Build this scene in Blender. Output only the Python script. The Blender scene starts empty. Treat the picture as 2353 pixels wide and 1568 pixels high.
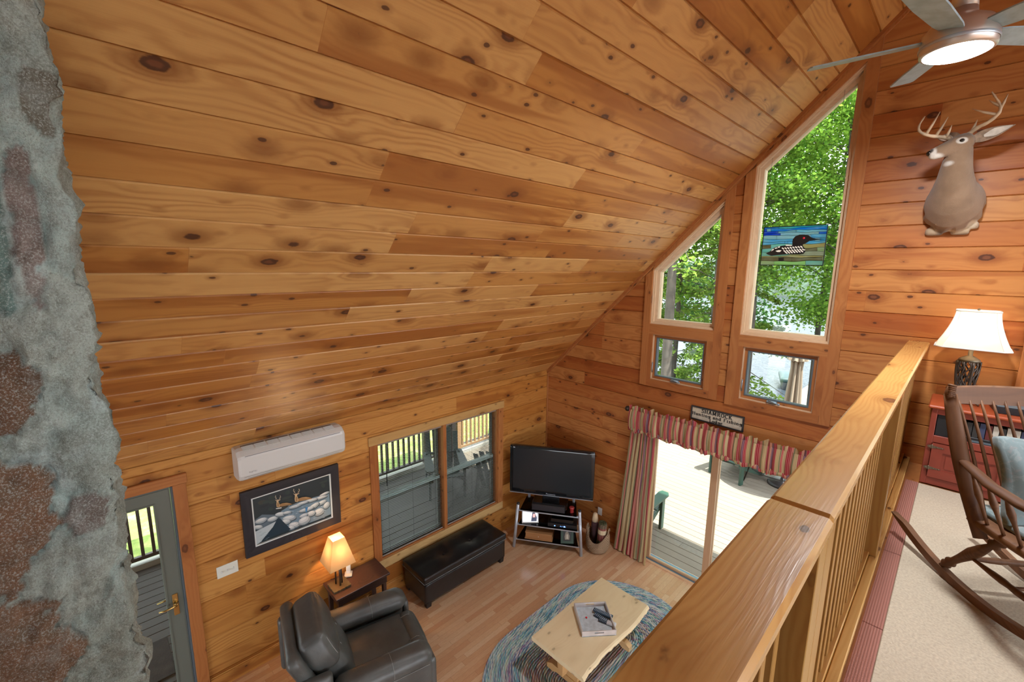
import bpy, bmesh, math, random
import numpy as np
from mathutils import Vector, Matrix, noise
random.seed(7); np.random.seed(7)
SC = bpy.context.scene
COL = SC.collection
PI = math.pi
# ------------------------------------------------------------------ camera, sky, sun, exposure
CAMX, CAMY, CAMZ = 4.4, 0.0, 3.97
cam = bpy.data.cameras.new('camera'); camo = bpy.data.objects.new('camera', cam); COL.objects.link(camo)
cam.sensor_width = 36.0; cam.lens = 36.0 * 1011.26 / 2353.0; cam.clip_start = .02; cam.clip_end = 400
camo.matrix_world = Matrix((( .69738293, -.1301511,  .70478205, CAMX),
                            ( .71660929,  .11109295, -.68857061, CAMY),
                            ( .01132191,  .98525075,  .17074181, CAMZ), (0, 0, 0, 1)))
SC.camera = camo
w = bpy.data.worlds.new('sky'); SC.world = w; w.use_nodes = True
bg = w.node_tree.nodes['Background']; bg.inputs[0].default_value = (.86, .93, 1.0, 1); bg.inputs[1].default_value = 2.6
sun = bpy.data.lights.new('sun', 'SUN'); suno = bpy.data.objects.new('sun', sun); COL.objects.link(suno)
sun.energy = 8.5; sun.angle = math.radians(.6); sun.color = (1, .95, .86)
suno.rotation_euler = Vector((-.42, .02, -1)).to_track_quat('-Z', 'Y').to_euler()
vs = SC.view_settings; vs.view_transform = 'Standard'; vs.look = 'None'; vs.gamma = 1; vs.exposure = 1.5
SC.cycles.max_bounces = 8; SC.cycles.diffuse_bounces = 4; SC.cycles.transparent_max_bounces = 16
SC.cycles.glossy_bounces = 3; SC.cycles.caustics_reflective = False; SC.cycles.caustics_refractive = False
SC.cycles.sample_clamp_indirect = 6.0; SC.cycles.use_adaptive_sampling = True; SC.cycles.adaptive_threshold = .015

# ------------------------------------------------------------------ materials
class NT:
    def __init__(s, name):
        s.m = bpy.data.materials.new(name); s.m.use_nodes = True; s.t = s.m.node_tree
        s.b = s.t.nodes['Principled BSDF']; s.out = s.t.nodes['Material Output']
    def n(s, typ, ins=None, **kw):
        x = s.t.nodes.new(typ)
        for k, v in kw.items(): setattr(x, k, v)
        if ins:
            for k, v in ins.items(): s.set(x.inputs[k], v)
        return x
    def set(s, sock, v):
        if isinstance(v, bpy.types.Node): v = v.outputs[0]
        if isinstance(v, bpy.types.NodeSocket): s.t.links.new(v, sock)
        else:
            if isinstance(v, tuple) and len(v) == 3 and sock.type == 'RGBA': v = v + (1,)
            sock.default_value = v
    def math(s, op, a, b=0., c=None, clamp=False):
        x = s.n('ShaderNodeMath', operation=op, use_clamp=clamp); s.set(x.inputs[0], a); s.set(x.inputs[1], b)
        if c is not None: s.set(x.inputs[2], c)
        return x.outputs[0]
    def comb(s, x, y, z):
        q = s.n('ShaderNodeCombineXYZ'); s.set(q.inputs[0], x); s.set(q.inputs[1], y); s.set(q.inputs[2], z); return q.outputs[0]
    def sep(s, v):
        q = s.n('ShaderNodeSeparateXYZ'); s.set(q.inputs[0], v); return q.outputs
    def mix(s, f, a, b, mode='MIX'):
        q = s.n('ShaderNodeMix', data_type='RGBA', blend_type=mode); s.set(q.inputs[0], f); s.set(q.inputs[6], a); s.set(q.inputs[7], b); return q.outputs[2]
    def ramp(s, f, stops, interp='LINEAR'):
        q = s.n('ShaderNodeValToRGB'); s.set(q.inputs[0], f); cr = q.color_ramp; cr.interpolation = interp
        while len(cr.elements) < len(stops): cr.elements.new(.5)
        for e, (p, c) in zip(cr.elements, stops):
            e.position = p; e.color = (c[0], c[1], c[2], 1) if isinstance(c, tuple) else (c, c, c, 1)
        return q.outputs[0]
    def noise(s, v, scale=1., detail=2., rough=.5, dist=0.):
        q = s.n('ShaderNodeTexNoise'); s.set(q.inputs['Vector'], v); s.set(q.inputs['Scale'], scale)
        s.set(q.inputs['Detail'], detail); s.set(q.inputs['Roughness'], rough); s.set(q.inputs['Distortion'], dist); return q.outputs[0]
    def step(s, x, a, b):
        q = s.n('ShaderNodeMapRange', interpolation_type='SMOOTHSTEP'); s.set(q.inputs[0], x); s.set(q.inputs[1], a); s.set(q.inputs[2], b); return q.outputs[0]
    def bump(s, h, st=.3, d=.01):
        q = s.n('ShaderNodeBump'); s.set(q.inputs['Strength'], st); s.set(q.inputs['Distance'], d); s.set(q.inputs['Height'], h); s.set(s.b.inputs['Normal'], q.outputs[0])
    def bs(s, **kw):
        for k, v in kw.items(): s.set(s.b.inputs[k.replace('_', ' ')], v)
        return s.m

def plain(name, col, rough=.5, metal=0., coat=0., bump=0., bscale=200., var=0., trans=0.):
    t = NT(name); c = col
    if var:
        tc = t.n('ShaderNodeTexCoord').outputs['Object']
        nn = t.noise(tc, bscale * .15, 3)
        c = t.mix(t.step(nn, .3, .7), tuple(x * (1 - var) for x in col), tuple(min(1, x * (1 + var)) for x in col))
    if bump:
        tc = t.n('ShaderNodeTexCoord').outputs['Object']; t.bump(t.noise(tc, bscale, 3), bump, .004)
    t.bs(Base_Color=c, Roughness=rough, Metallic=metal, Coat_Weight=coat)
    if trans: t.bs(Subsurface_Weight=0.)
    return t.m

def wood(name, light, mid, dark, knot=1., rf=20., wav=9., rough=.38, knotcol=(.06, .018, .008), heart=.5, grain=1., coat=.0, vscale=1., redvar=.0):
    t = NT(name)
    uv = t.n('ShaderNodeUVMap', uv_map='UVMap').outputs[0]
    pr = t.n('ShaderNodeAttribute', attribute_name='pr').outputs['Color']
    ps = t.n('ShaderNodeSeparateColor'); t.set(ps.inputs[0], pr); tone, seed, r3 = ps.outputs[0], ps.outputs[1], ps.outputs[2]
    u, v, _ = t.sep(uv)
    v = t.math('MULTIPLY', v, vscale)
    sd = t.math('MULTIPLY', seed, 91.)
    # knots: slices through 3-D cells give knots of every size
    k1 = t.n('ShaderNodeTexVoronoi', feature='F1'); t.set(k1.inputs['Vector'], t.comb(t.math('MULTIPLY', u, 2.5), t.math('MULTIPLY', v, 4.4), sd)); t.set(k1.inputs['Scale'], 1.)
    k2 = t.n('ShaderNodeTexVoronoi', feature='F1'); t.set(k2.inputs['Vector'], t.comb(t.math('MULTIPLY', u, 5.), t.math('MULTIPLY', v, 9.), t.math('ADD', sd, 17.3))); t.set(k2.inputs['Scale'], 1.)
    wob = t.noise(t.comb(t.math('MULTIPLY', u, 40), t.math('MULTIPLY', v, 60), sd), 1, 2)
    wob = t.math('MULTIPLY', t.math('SUBTRACT', wob, .5), .05)
    d1 = t.math('ADD', k1.outputs['Distance'], wob); d2 = t.math('ADD', k2.outputs['Distance'], wob)
    m1 = t.math('SUBTRACT', 1., t.step(d1, .095, .125)); m2 = t.math('SUBTRACT', 1., t.step(d2, .080, .110))
    core = t.math('SUBTRACT', 1., t.step(d1, .04, .075))
    halo = t.math('SUBTRACT', 1., t.step(d1, .10, .38))
    halo2 = t.math('SUBTRACT', 1., t.step(d2, .10, .26))
    warp = t.math('ADD', t.math('MULTIPLY', t.math('POWER', t.math('SUBTRACT', 1., t.math('MINIMUM', d1, 1.)), 4.), 1.6), t.math('MULTIPLY', t.math('POWER', t.math('SUBTRACT', 1., t.math('MINIMUM', d2, 1.)), 5.), .5))
    big = t.noise(t.comb(t.math('MULTIPLY', u, .55), t.math('MULTIPLY', v, 4.2), sd), 1., 2, .5)
    f = t.math('ADD', t.math('MULTIPLY', big, wav), t.math('MULTIPLY', warp, 2.6))
    f = t.math('ADD', f, t.math('MULTIPLY', v, rf))
    f = t.math('ADD', f, t.math('MULTIPLY', t.noise(t.comb(t.math('MULTIPLY', u, 3), t.math('MULTIPLY', v, 30), sd), 1, 2), .7))
    rings = t.math('MULTIPLY_ADD', t.math('SINE', t.math('MULTIPLY', f, 6.283)), .5, .5)
    rings = t.math('POWER', rings, 1.7)
    fib = t.noise(t.comb(t.math('MULTIPLY', u, 5), t.math('MULTIPLY', v, 260), sd), 1, 2)
    fade = t.noise(t.comb(t.math('MULTIPLY', u, 1.2), t.math('MULTIPLY', v, 6), t.math('ADD', sd, 5)), 1, 2)
    fade = t.step(fade, .3, .7)
    hz = t.noise(t.comb(t.math('MULTIPLY', u, .45), t.math('MULTIPLY', v, 7.), t.math('ADD', sd, 33.)), 1., 2.5, .55)
    hz = t.step(t.math('ADD', hz, t.math('MULTIPLY', t.math('SUBTRACT', tone, .5), .25)), .55, .68)
    c = t.mix(t.step(tone, 0., 1.), light, mid)
    c = t.mix(t.math('MULTIPLY', hz, heart), c, dark)
    c = t.mix(t.math('MULTIPLY', t.math('MULTIPLY', rings, t.math('MULTIPLY_ADD', fade, .6, .12)), .62 * grain), c, dark)
    c = t.mix(t.math('MULTIPLY', fib, .22 * grain), c, dark)
    if redvar: c = t.mix(t.math('MULTIPLY', t.step(r3, .4, 1.), redvar), c, tuple(x * y for x, y in zip(dark, (1.2, .8, .7))))
    if knot:
        c = t.mix(t.math('MULTIPLY', halo, .62 * knot), c, tuple(x * .75 for x in dark))
        c = t.mix(t.math('MULTIPLY', halo2, .35 * knot), c, tuple(x * .75 for x in dark))
        kc = t.mix(core, knotcol, (.14, .045, .018) if knotcol[0] < .08 else (.20, .12, .07))
        c = t.mix(t.math('MULTIPLY', m1, .93 * min(1, knot)), c, kc)
        c = t.mix(t.math('MULTIPLY', m2, .85 * min(1, knot)), c, knotcol)
    t.bump(t.math('ADD', t.math('MULTIPLY', rings, .3), fib), .12, .002)
    t.bs(Base_Color=c, Roughness=rough, Specular_IOR_Level=.28, Coat_Weight=coat, Coat_Roughness=.38 if coat > .3 and wav > 5 else .25)
    return t.m

M = {}
M['ceil'] = wood('pine_ceiling', (.61, .335, .112), (.48, .210, .048), (.27, .078, .012), knot=1.15, heart=.62, rough=.42, coat=.6)
M['side'] = wood('pine_side_wall', (.56, .275, .072), (.44, .180, .036), (.25, .070, .011), knot=1.15, heart=.55, rough=.45)
M['gable'] = wood('backlit_pine_gable', (0.480, 0.212, 0.064), (0.400, 0.144, 0.036), (0.232, 0.054, 0.011), heart=.6, rough=.42, redvar=.22)  # darker, more saturated tone of the backlit gable put into the wood colour
M['casing'] = wood('casing_pine', (0.430, 0.176, 0.056), (0.370, 0.133, 0.039), (0.241, 0.069, 0.017), knot=.8, heart=.1, rough=.4)
M['casingpale'] = wood('pale_pine', (0.561, 0.374, 0.162), (0.493, 0.297, 0.111), (0.357, 0.187, 0.060), knot=.6, heart=.15, rough=.4)
M['jamb'] = wood('daylit_pale_jamb', (0.697, 0.527, 0.357), (0.637, 0.442, 0.272), (0.468, 0.281, 0.153), knot=0, heart=.1, rough=.5)  # daylight on the window jambs put into this pale wood colour
M['slidewood'] = wood('slider_wood', (.46, .29, .17), (.42, .25, .14), (.32, .17, .08), knot=0, heart=.1, rough=.4)
M['rail'] = wood('rail_pine', (0.589, 0.351, 0.123), (0.513, 0.275, 0.081), (0.361, 0.147, 0.033), knot=.9, wav=6., rf=55., heart=.12, rough=.24, coat=.3, grain=1.1)
M['bal'] = wood('shaded_baluster_pine', (0.383, 0.211, 0.059), (0.330, 0.158, 0.040), (0.218, 0.079, 0.017), knot=.3, heart=.1, rough=.35)  # shade beneath the cap rail darkened into this pine colour
M['tablepine'] = wood('raw_pine', (.84, .73, .50), (.78, .66, .42), (.64, .48, .25), knot=.45, knotcol=(.10, .06, .03), heart=.15, rough=.45, grain=.5)
M['trestle'] = wood('trestle_pine', (.66, .44, .22), (.58, .35, .15), (.42, .22, .08), knot=.4, heart=.15, rough=.45, grain=.5)
M['walnut'] = wood('rocker_wood', (0.184, 0.081, 0.035), (0.130, 0.054, 0.021), (0.058, 0.021, 0.009), knot=0, heart=.3, rough=.58, coat=.03, grain=1.3)
M['darkwood'] = wood('dark_table_wood', (.10, .055, .045), (.075, .04, .032), (.035, .02, .018), knot=0, heart=.3, rough=.35)
M['frameblack'] = wood('barn_frame_wood', (.035, .030, .034), (.026, .024, .028), (.012, .011, .013), knot=0, rough=.5)
M['boxwood'] = wood('box_wood', (.46, .25, .11), (.42, .21, .09), (.30, .13, .05), knot=0, rough=.4, grain=.5)
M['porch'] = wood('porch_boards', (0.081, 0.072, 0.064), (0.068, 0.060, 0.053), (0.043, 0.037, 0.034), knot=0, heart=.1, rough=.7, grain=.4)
M['curb'] = plain('curb_paint', (.30, .29, .25), .6)
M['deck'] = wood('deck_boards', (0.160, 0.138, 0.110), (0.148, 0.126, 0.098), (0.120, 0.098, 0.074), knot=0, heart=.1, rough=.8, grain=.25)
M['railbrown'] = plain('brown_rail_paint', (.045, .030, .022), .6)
M['black'] = plain('black_plastic', (.012, .012, .014), .35)
M['gloss'] = plain('gloss_black', (.008, .009, .011), .12, coat=.4)
M['screen'] = plain('tv_screen', (.016, .019, .022), .22)
M['white'] = plain('white_plastic', (0.612, 0.612, 0.595), .35)
M['vent'] = plain('vent_grey', (.20, .20, .21), .5)
M['switch'] = plain('switch_plate', (.66, .66, .58), .4)
M['silver'] = plain('silver_metal', (.50, .55, .62), .35, .45)
M['nickel'] = plain('brushed_nickel', (.66, .60, .56), .36, .8)
M['brass'] = plain('brass', (.55, .38, .14), .25, .95)
M['bronze'] = plain('bronze', (.06, .045, .035), .4, .6)
M['hinge'] = plain('old_brass', (.16, .13, .09), .4, .7)
M['cord'] = plain('dark_metal', (.015, .014, .014), .4, .4)
M['alum'] = plain('track_metal', (.16, .27, .36), .3, .6)
M['sash'] = plain('sash_grey_green', (.115, .13, .108), .4)
M['sashpale'] = plain('sash_mint', (.42, .56, .50), .45)
M['gasket'] = plain('gasket', (.09, .12, .14), .5)
M['crank'] = plain('crank_grey', (.26, .33, .40), .35, .4)
M['blade'] = plain('fan_blade', (.36, .50, .58), .45, bump=.1, bscale=120, var=.12)
M['slat'] = plain('blind_slat', (.055, .045, .038), .6)
M['slatrail'] = plain('blind_rail', (.30, .25, .22), .45)
M['cloth'] = plain('cloth', (.5, .4, .3), .9)
M['green'] = plain('green_paint', (0.011, 0.045, 0.030), .5)
M['picgreen'] = plain('green_frame', (0.040, 0.080, 0.060), .5)
M['umb'] = plain('umbrella_cloth', (0.178, 0.140, 0.101), .9, bump=.2, bscale=30)
M['boat'] = plain('boat_cover', (0.010, 0.032, 0.032), .6)
M['hull'] = plain('boat_hull', (.05, .055, .06), .4)
M['red'] = plain('cabinet_red', (0.194, 0.034, 0.019), .42, bump=.05, bscale=60, var=.08)
M['redtop'] = plain('cabinet_top_red', (0.332, 0.064, 0.022), .35, var=.06)
M['niche'] = plain('niche_black', (.006, .006, .007), .6)
M['white2'] = plain('paper_white', (.80, .80, .78), .6)
M['matwhite'] = plain('mat_white', (.62, .64, .63), .6)
M['traywood'] = plain('tray_whitewash', (.50, .46, .44), .5, var=.12, bump=.1, bscale=60)
M['trayin'] = plain('tray_bottom', (.52, .60, .66), .5, var=.12)
M['remote'] = plain('remote_dark', (.015, .035, .06), .4)
M['remotew'] = plain('remote_light', (.55, .58, .62), .35)
M['button'] = plain('button_grey', (.35, .45, .55), .5)
M['candy'] = plain('red_plastic', (.65, .02, .04), .3)
M['candle'] = plain('red_wax', (.30, .03, .03), .2)
M['stitch'] = plain('stitching', (.24, .25, .245), .6)
M['soil'] = plain('forest_soil', (.06, .05, .03), .95)
M['bark'] = plain('bark', (.060, .050, .040), .9, bump=.8, bscale=18, var=.35)
M['rubber'] = plain('door_mat', (.022, .018, .015), .95, bump=.8, bscale=60, var=.4)
M['hoof'] = plain('antler', (.46, .34, .22), .45, bump=.2, bscale=80, var=.3)
M['eyeb'] = plain('glass_eye', (.008, .006, .005), .08)
M['lodgetxt'] = plain('sign_lettering', (.035, .035, .035), .6)
M['signface'] = plain('sign_board', (.52, .47, .38), .6, var=.08, bump=.05)
M['signframe'] = plain('sign_frame', (.02, .022, .026), .5)
M['stonewood'] = plain('lamp_base_slate', (0.102, 0.081, 0.045), .6, bump=.5, bscale=40, var=.35)
M['basketd'] = plain('dark_fabric', (.05, .02, .025), .9)
M['beige'] = plain('beige_fabric', (.55, .42, .27), .9)

def leather(name, col, rough=.34, sc=160):
    t = NT(name); tc = t.n('ShaderNodeTexCoord').outputs['Object']
    vo = t.n('ShaderNodeTexVoronoi', feature='DISTANCE_TO_EDGE'); t.set(vo.inputs['Vector'], tc); t.set(vo.inputs['Scale'], sc)
    wr = t.noise(tc, 9, 3, .5, 1.2)
    t.bump(t.math('ADD', t.math('MULTIPLY', t.step(vo.outputs['Distance'], 0, .12), .15), t.math('MULTIPLY', wr, 2.2)), .22, .006)
    t.bs(Base_Color=t.mix(t.step(t.noise(tc, 5, 3), .35, .65), tuple(x * .85 for x in col), tuple(x * 1.2 for x in col)), Roughness=rough, Specular_IOR_Level=.6)
    return t.m
M['leather'] = leather('grey_leather', (.075, .080, .076), .38)
M['leatherd'] = leather('black_leather', (.012, .012, .013), .26)

def fabric(name, col, sc=400, b=.4, var=.1):
    t = NT(name); tc = t.n('ShaderNodeTexCoord').outputs['Object']
    h = t.noise(tc, sc, 2); t.bump(h, b, .004)
    c = t.mix(h, tuple(x * (1 - var) for x in col), tuple(min(1, x * (1 + var)) for x in col))
    t.bs(Base_Color=c, Roughness=.95, Specular_IOR_Level=.15); return t.m
def carpet(name, col, ribs=False):
    t = NT(name); tc = t.n('ShaderNodeTexCoord').outputs['Object']; x, y, z = t.sep(tc)
    n1 = t.noise(tc, 95, 3, .6); n2 = t.noise(tc, 1.6, 3)
    h = n1
    if ribs:
        a = t.math('MULTIPLY_ADD', t.math('SINE', t.math('MULTIPLY', y, 900.)), .5, .5)
        b = t.math('MULTIPLY_ADD', t.math('SINE', t.math('MULTIPLY', x, 620.)), .5, .5)
        h = t.math('MULTIPLY', a, b)
    c = t.mix(h, tuple(q * .55 for q in col), tuple(min(1, q * 1.25) for q in col))
    c = t.mix(t.math('MULTIPLY', t.step(n2, .35, .7), .25), c, tuple(q * .82 for q in col))
    t.bump(h, .5, .006); t.bs(Base_Color=c, Roughness=.97, Specular_IOR_Level=.1); return t.m
M['carpet'] = carpet('beige_carpet', (.50, .42, .32))
M['carpetred'] = carpet('red_carpet_border', (.42, .185, .145), True)

def shade_mat(name, col, e, f):
    t = NT(name); tc = t.n('ShaderNodeTexCoord').outputs['Object']; nn = t.noise(tc, 14, 4)
    tr = t.n('ShaderNodeBsdfTranslucent', {'Color': tuple(col)}); df = t.n('ShaderNodeBsdfDiffuse', {'Color': t.mix(nn, tuple(x * .85 for x in col), col)})
    mx = t.n('ShaderNodeMixShader', {0: f}); t.t.links.new(df.outputs[0], mx.inputs[1]); t.t.links.new(tr.outputs[0], mx.inputs[2])
    t.t.links.new(mx.outputs[0], t.out.inputs[0]); return t.m
M['shadewhite'] = shade_mat('cream_silk_shade', (.93, .86, .75), 0, .5)
M['shadetan'] = shade_mat('tan_parchment_shade', (.66, .43, .21), 0, .10)
M['shadetrim'] = plain('shade_piping', (.62, .60, .55), .8)

def emis(name, col, s):
    t = NT(name); t.bs(Base_Color=(.8, .8, .8), Emission_Color=col, Emission_Strength=s); return t.m
M['bulbcool'] = emis('fan_lens', (.92, .97, 1.0), 9.)
M['bulbwarm'] = emis('warm_bulb', (1.0, .72, .40), 4.)
M['blueled'] = emis('blue_led', (.05, .2, 1.), 6.)

def glass_mat(name, tint=(.97, .99, .98), k=.7):
    t = NT(name); fr = t.n('ShaderNodeFresnel', {'IOR': 1.4}); tr = t.n('ShaderNodeBsdfTransparent', {'Color': tint}); gl = t.n('ShaderNodeBsdfGlossy', {'Roughness': .02})
    mx = t.n('ShaderNodeMixShader', {0: t.math('MULTIPLY', fr.outputs[0], k)}); t.t.links.new(tr.outputs[0], mx.inputs[1]); t.t.links.new(gl.outputs[0], mx.inputs[2])
    t.t.links.new(mx.outputs[0], t.out.inputs[0]); return t.m
M['glass'] = glass_mat('window_glass')
M['smoke'] = glass_mat('smoked_glass', (.30, .30, .32), 1.)

def colored(name, rough=.6, bump=0., bscale=40., sss=0.):
    t = NT(name); at = t.n('ShaderNodeAttribute', attribute_name='pr').outputs['Color']
    if bump:
        tc = t.n('ShaderNodeTexCoord').outputs['Object']; t.bump(t.noise(tc, bscale, 5, .65), bump, .012)
    t.bs(Base_Color=at, Roughness=rough); return t.m
M['paint'] = colored('print_inks', .35)
def stone_mat():
    t = NT('fieldstone'); at = t.n('ShaderNodeAttribute', attribute_name='pr').outputs['Color']
    tc = t.n('ShaderNodeTexCoord').outputs['Object']
    n1 = t.noise(tc, 24, 8, .72); n2 = t.noise(tc, 240, 4, .75); n3 = t.noise(tc, 9, 5, .65)
    c = t.mix(t.step(n1, .36, .60), t.mix(.42, at, (.16, .14, .09)), at)
    c = t.mix(t.math('MULTIPLY', t.step(n3, .5, .7), .35), c, (.60, .68, .64))
    c = t.mix(t.math('MULTIPLY', t.step(n2, .52, .64), .38), c, (.14, .13, .11)); c = t.mix(t.math('MULTIPLY', t.math('SUBTRACT', 1., t.step(n2, .38, .50)), .55), c, (.80, .88, .84))
    t.bump(t.math('ADD', n1, t.math('MULTIPLY', n2, .30)), 1., .035); t.bs(Base_Color=c, Roughness=.9); return t.m
M['stone'] = stone_mat()
def stained_mat():
    t = NT('stained_glass'); at = t.n('ShaderNodeAttribute', attribute_name='pr').outputs['Color']
    tc = t.n('ShaderNodeTexCoord').outputs['Object']; x, y, z = t.sep(tc)
    st = t.noise(t.comb(t.math('MULTIPLY', x, 9), 0., t.math('MULTIPLY', z, 40)), 1, 3)
    c = t.mix(t.step(st, .35, .7), at, t.mix(.35, at, (.75, .8, .75)))
    tl = t.n('ShaderNodeBsdfTranslucent', {'Color': c}); tr = t.n('ShaderNodeBsdfTransparent', {'Color': c})
    mx = t.n('ShaderNodeMixShader', {0: .3}); t.t.links.new(tl.outputs[0], mx.inputs[1]); t.t.links.new(tr.outputs[0], mx.inputs[2])
    t.t.links.new(mx.outputs[0], t.out.inputs[0]); return t.m
M['stained'] = stained_mat()
def leaf_mat(name, a, b, tl=.5):
    t = NT(name); at = t.n('ShaderNodeAttribute', attribute_name='pr').outputs['Color']; ps = t.n('ShaderNodeSeparateColor'); t.set(ps.inputs[0], at)
    c = t.mix(ps.outputs[0], a, b)
    df = t.n('ShaderNodeBsdfDiffuse', {'Color': c}); tr = t.n('ShaderNodeBsdfTranslucent', {'Color': t.mix(.5, c, b)})
    mx = t.n('ShaderNodeMixShader', {0: tl}); t.t.links.new(df.outputs[0], mx.inputs[1]); t.t.links.new(tr.outputs[0], mx.inputs[2])
    t.t.links.new(mx.outputs[0], t.out.inputs[0]); return t.m
M['leafA'] = leaf_mat('maple_leaves', (0.035, 0.123, 0.018), (0.264, 0.440, 0.062), .45)
M['leafB'] = leaf_mat('hemlock_needles', (0.031, 0.088, 0.018), (0.246, 0.370, 0.062), .4)
M['leafC'] = leaf_mat('shore_leaves', (0.025, 0.093, 0.025), (0.111, 0.255, 0.068), .4)
def grass_mat():
    t = NT('lawn_grass'); tc = t.n('ShaderNodeTexCoord').outputs['Object']
    c = t.ramp(t.noise(tc, 3.5, 5, .65), [(.3, (.07, .12, .02)), (.5, (.16, .22, .035)), (.68, (.30, .31, .10))])
    t.bump(t.noise(tc, 60, 3), .6, .02); t.bs(Base_Color=c, Roughness=.95); return t.m
M['grass'] = grass_mat()
def water_mat():
    t = NT('lake_water'); tc = t.n('ShaderNodeTexCoord').outputs['Object']; x, y, z = t.sep(tc)
    t.bump(t.noise(t.comb(t.math('MULTIPLY', x, .8), t.math('MULTIPLY', y, 2.2), 0.), 1., 4, .6), .35, .25)
    t.bs(Base_Color=(.020, .026, .032), Roughness=.18, IOR=1.12); return t.m
M['water'] = water_mat()
def oak_mat():
    t = NT('oak_strip_floor'); tc = t.n('ShaderNodeTexCoord').outputs['Object']; x, y, z = t.sep(tc)
    W = .057; ri = t.math('FLOOR', t.math('DIVIDE', x, W)); fx = t.math('FRACT', t.math('DIVIDE', x, W))
    wn = t.n('ShaderNodeTexWhiteNoise', noise_dimensions='1D'); t.set(wn.inputs['W'], ri)
    yy = t.math('ADD', t.math('DIVIDE', y, .62), t.math('MULTIPLY', wn.outputs[0], 7.)); ci = t.math('FLOOR', yy); fy = t.math('FRACT', yy)
    w2 = t.n('ShaderNodeTexWhiteNoise', noise_dimensions='2D'); t.set(w2.inputs['Vector'], t.comb(ri, ci, 0.))
    tone = w2.outputs[0]
    gr = t.noise(t.comb(t.math('MULTIPLY', y, 3.5), t.math('MULTIPLY', x, 60.), t.math('MULTIPLY', tone, 50.)), 1., 3, .6)
    r2 = t.math('MULTIPLY_ADD', t.math('SINE', t.math('MULTIPLY', t.math('ADD', gr, t.math('MULTIPLY', x, 8.)), 60.)), .5, .5)
    c = t.ramp(tone, [(0., (.60, .34, .19)), (.35, (.65, .40, .23)), (.7, (.70, .46, .28)), (1., (.73, .52, .33))])
    c = t.mix(t.math('MULTIPLY', r2, .24), c, (.38, .17, .075))
    e1 = t.step(t.math('ABSOLUTE', t.math('SUBTRACT', fx, .5)), .478, .498); e2 = t.step(t.math('ABSOLUTE', t.math('SUBTRACT', fy, .5)), .4975, .4995)
    e = t.math('MAXIMUM', e1, e2); c = t.mix(t.math('MULTIPLY', e, .55), c, (.15, .06, .03))
    t.bump(t.math('SUBTRACT', t.math('MULTIPLY', gr, .1), e), .3, .002); t.bs(Base_Color=c, Roughness=.22, Coat_Weight=.3, Coat_Roughness=.15); return t.m
M['oak'] = oak_mat()
STR = [(.42, .05, .075), (.46, .34, .17), (.24, .22, .12), (.52, .12, .12), (.56, .44, .25), (.34, .03, .05), (.50, .17, .14), (.22, .20, .11), (.46, .34, .18), (.38, .05, .07), (.52, .24, .17), (.18, .09, .14)]
def stripe_mat(name, per=.30):
    t = NT(name); uv = t.n('ShaderNodeUVMap', uv_map='UVMap').outputs[0]; u, v, _ = t.sep(uv)
    fr = t.math('FRACT', t.math('DIVIDE', u, per)); ws = [.09, .11, .05, .06, .10, .12, .07, .05, .12, .08, .07, .08]; s = 0; st = []
    for c, wd in zip(STR, ws): st.append((s, c)); s += wd
    c = t.ramp(fr, st, 'CONSTANT')
    thin = t.step(t.math('SINE', t.math('MULTIPLY', u, 410.)), .75, .95)
    c = t.mix(t.math('MULTIPLY', thin, .5), c, (.70, .62, .42))
    tr = t.n('ShaderNodeBsdfTranslucent', {'Color': c}); df = t.n('ShaderNodeBsdfDiffuse', {'Color': c})
    mx = t.n('ShaderNodeMixShader', {0: .25}); t.t.links.new(df.outputs[0], mx.inputs[1]); t.t.links.new(tr.outputs[0], mx.inputs[2]); t.t.links.new(mx.outputs[0], t.out.inputs[0]); return t.m
M['stripe'] = stripe_mat('striped_curtain_cloth')
def rug_mat():
    t = NT('braided_wool'); uv = t.n('ShaderNodeUVMap', uv_map='UVMap').outputs[0]; u, v, _ = t.sep(uv)
    ring = t.math('FLOOR', t.math('DIVIDE', v, .024)); fr = t.math('FRACT', t.math('DIVIDE', v, .024))
    sl = t.math('MULTIPLY', t.math('ABSOLUTE', t.math('SUBTRACT', fr, .5)), 1.0)
    bi = t.math('FLOOR', t.math('ADD', t.math('DIVIDE', u, .021), sl))
    w1 = t.n('ShaderNodeTexWhiteNoise', noise_dimensions='2D'); t.set(w1.inputs['Vector'], t.comb(bi, ring, 0.))
    w3 = t.n('ShaderNodeTexWhiteNoise', noise_dimensions='1D'); t.set(w3.inputs['W'], ring)
    base = t.ramp(t.math('DIVIDE', v, .84), [(0., (.30, .10, .09)), (.2, (.07, .13, .10)), (.32, (.36, .10, .10)), (.42, (.08, .20, .26)), (.5, (.42, .48, .46)), (.55, (.09, .23, .30)), (.66, (.22, .12, .28)), (.72, (.44, .52, .52)), (.78, (.14, .34, .44)), (.86, (.50, .60, .52)), (.91, (.22, .44, .54)), (.96, (.42, .42, .55)), (1., (.2, .3, .4))], 'CONSTANT')
    alt = t.ramp(w1.outputs[0], [(0., (.70, .70, .62)), (.30, (.05, .20, .30)), (.46, (.28, .52, .62)), (.64, (.46, .22, .36)), (.74, (.40, .55, .38)), (.88, (.03, .07, .12)), (1., (.6, .6, .55))], 'CONSTANT')
    c = t.mix(.62, base, alt)
    e = t.step(t.math('ABSOLUTE', t.math('SUBTRACT', fr, .5)), .38, .5); c = t.mix(t.math('MULTIPLY', e, .35), c, (.05, .06, .07))
    t.bump(t.math('SUBTRACT', 1., e), .6, .004); t.bs(Base_Color=c, Roughness=.95); return t.m
M['rug'] = rug_mat()
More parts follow.
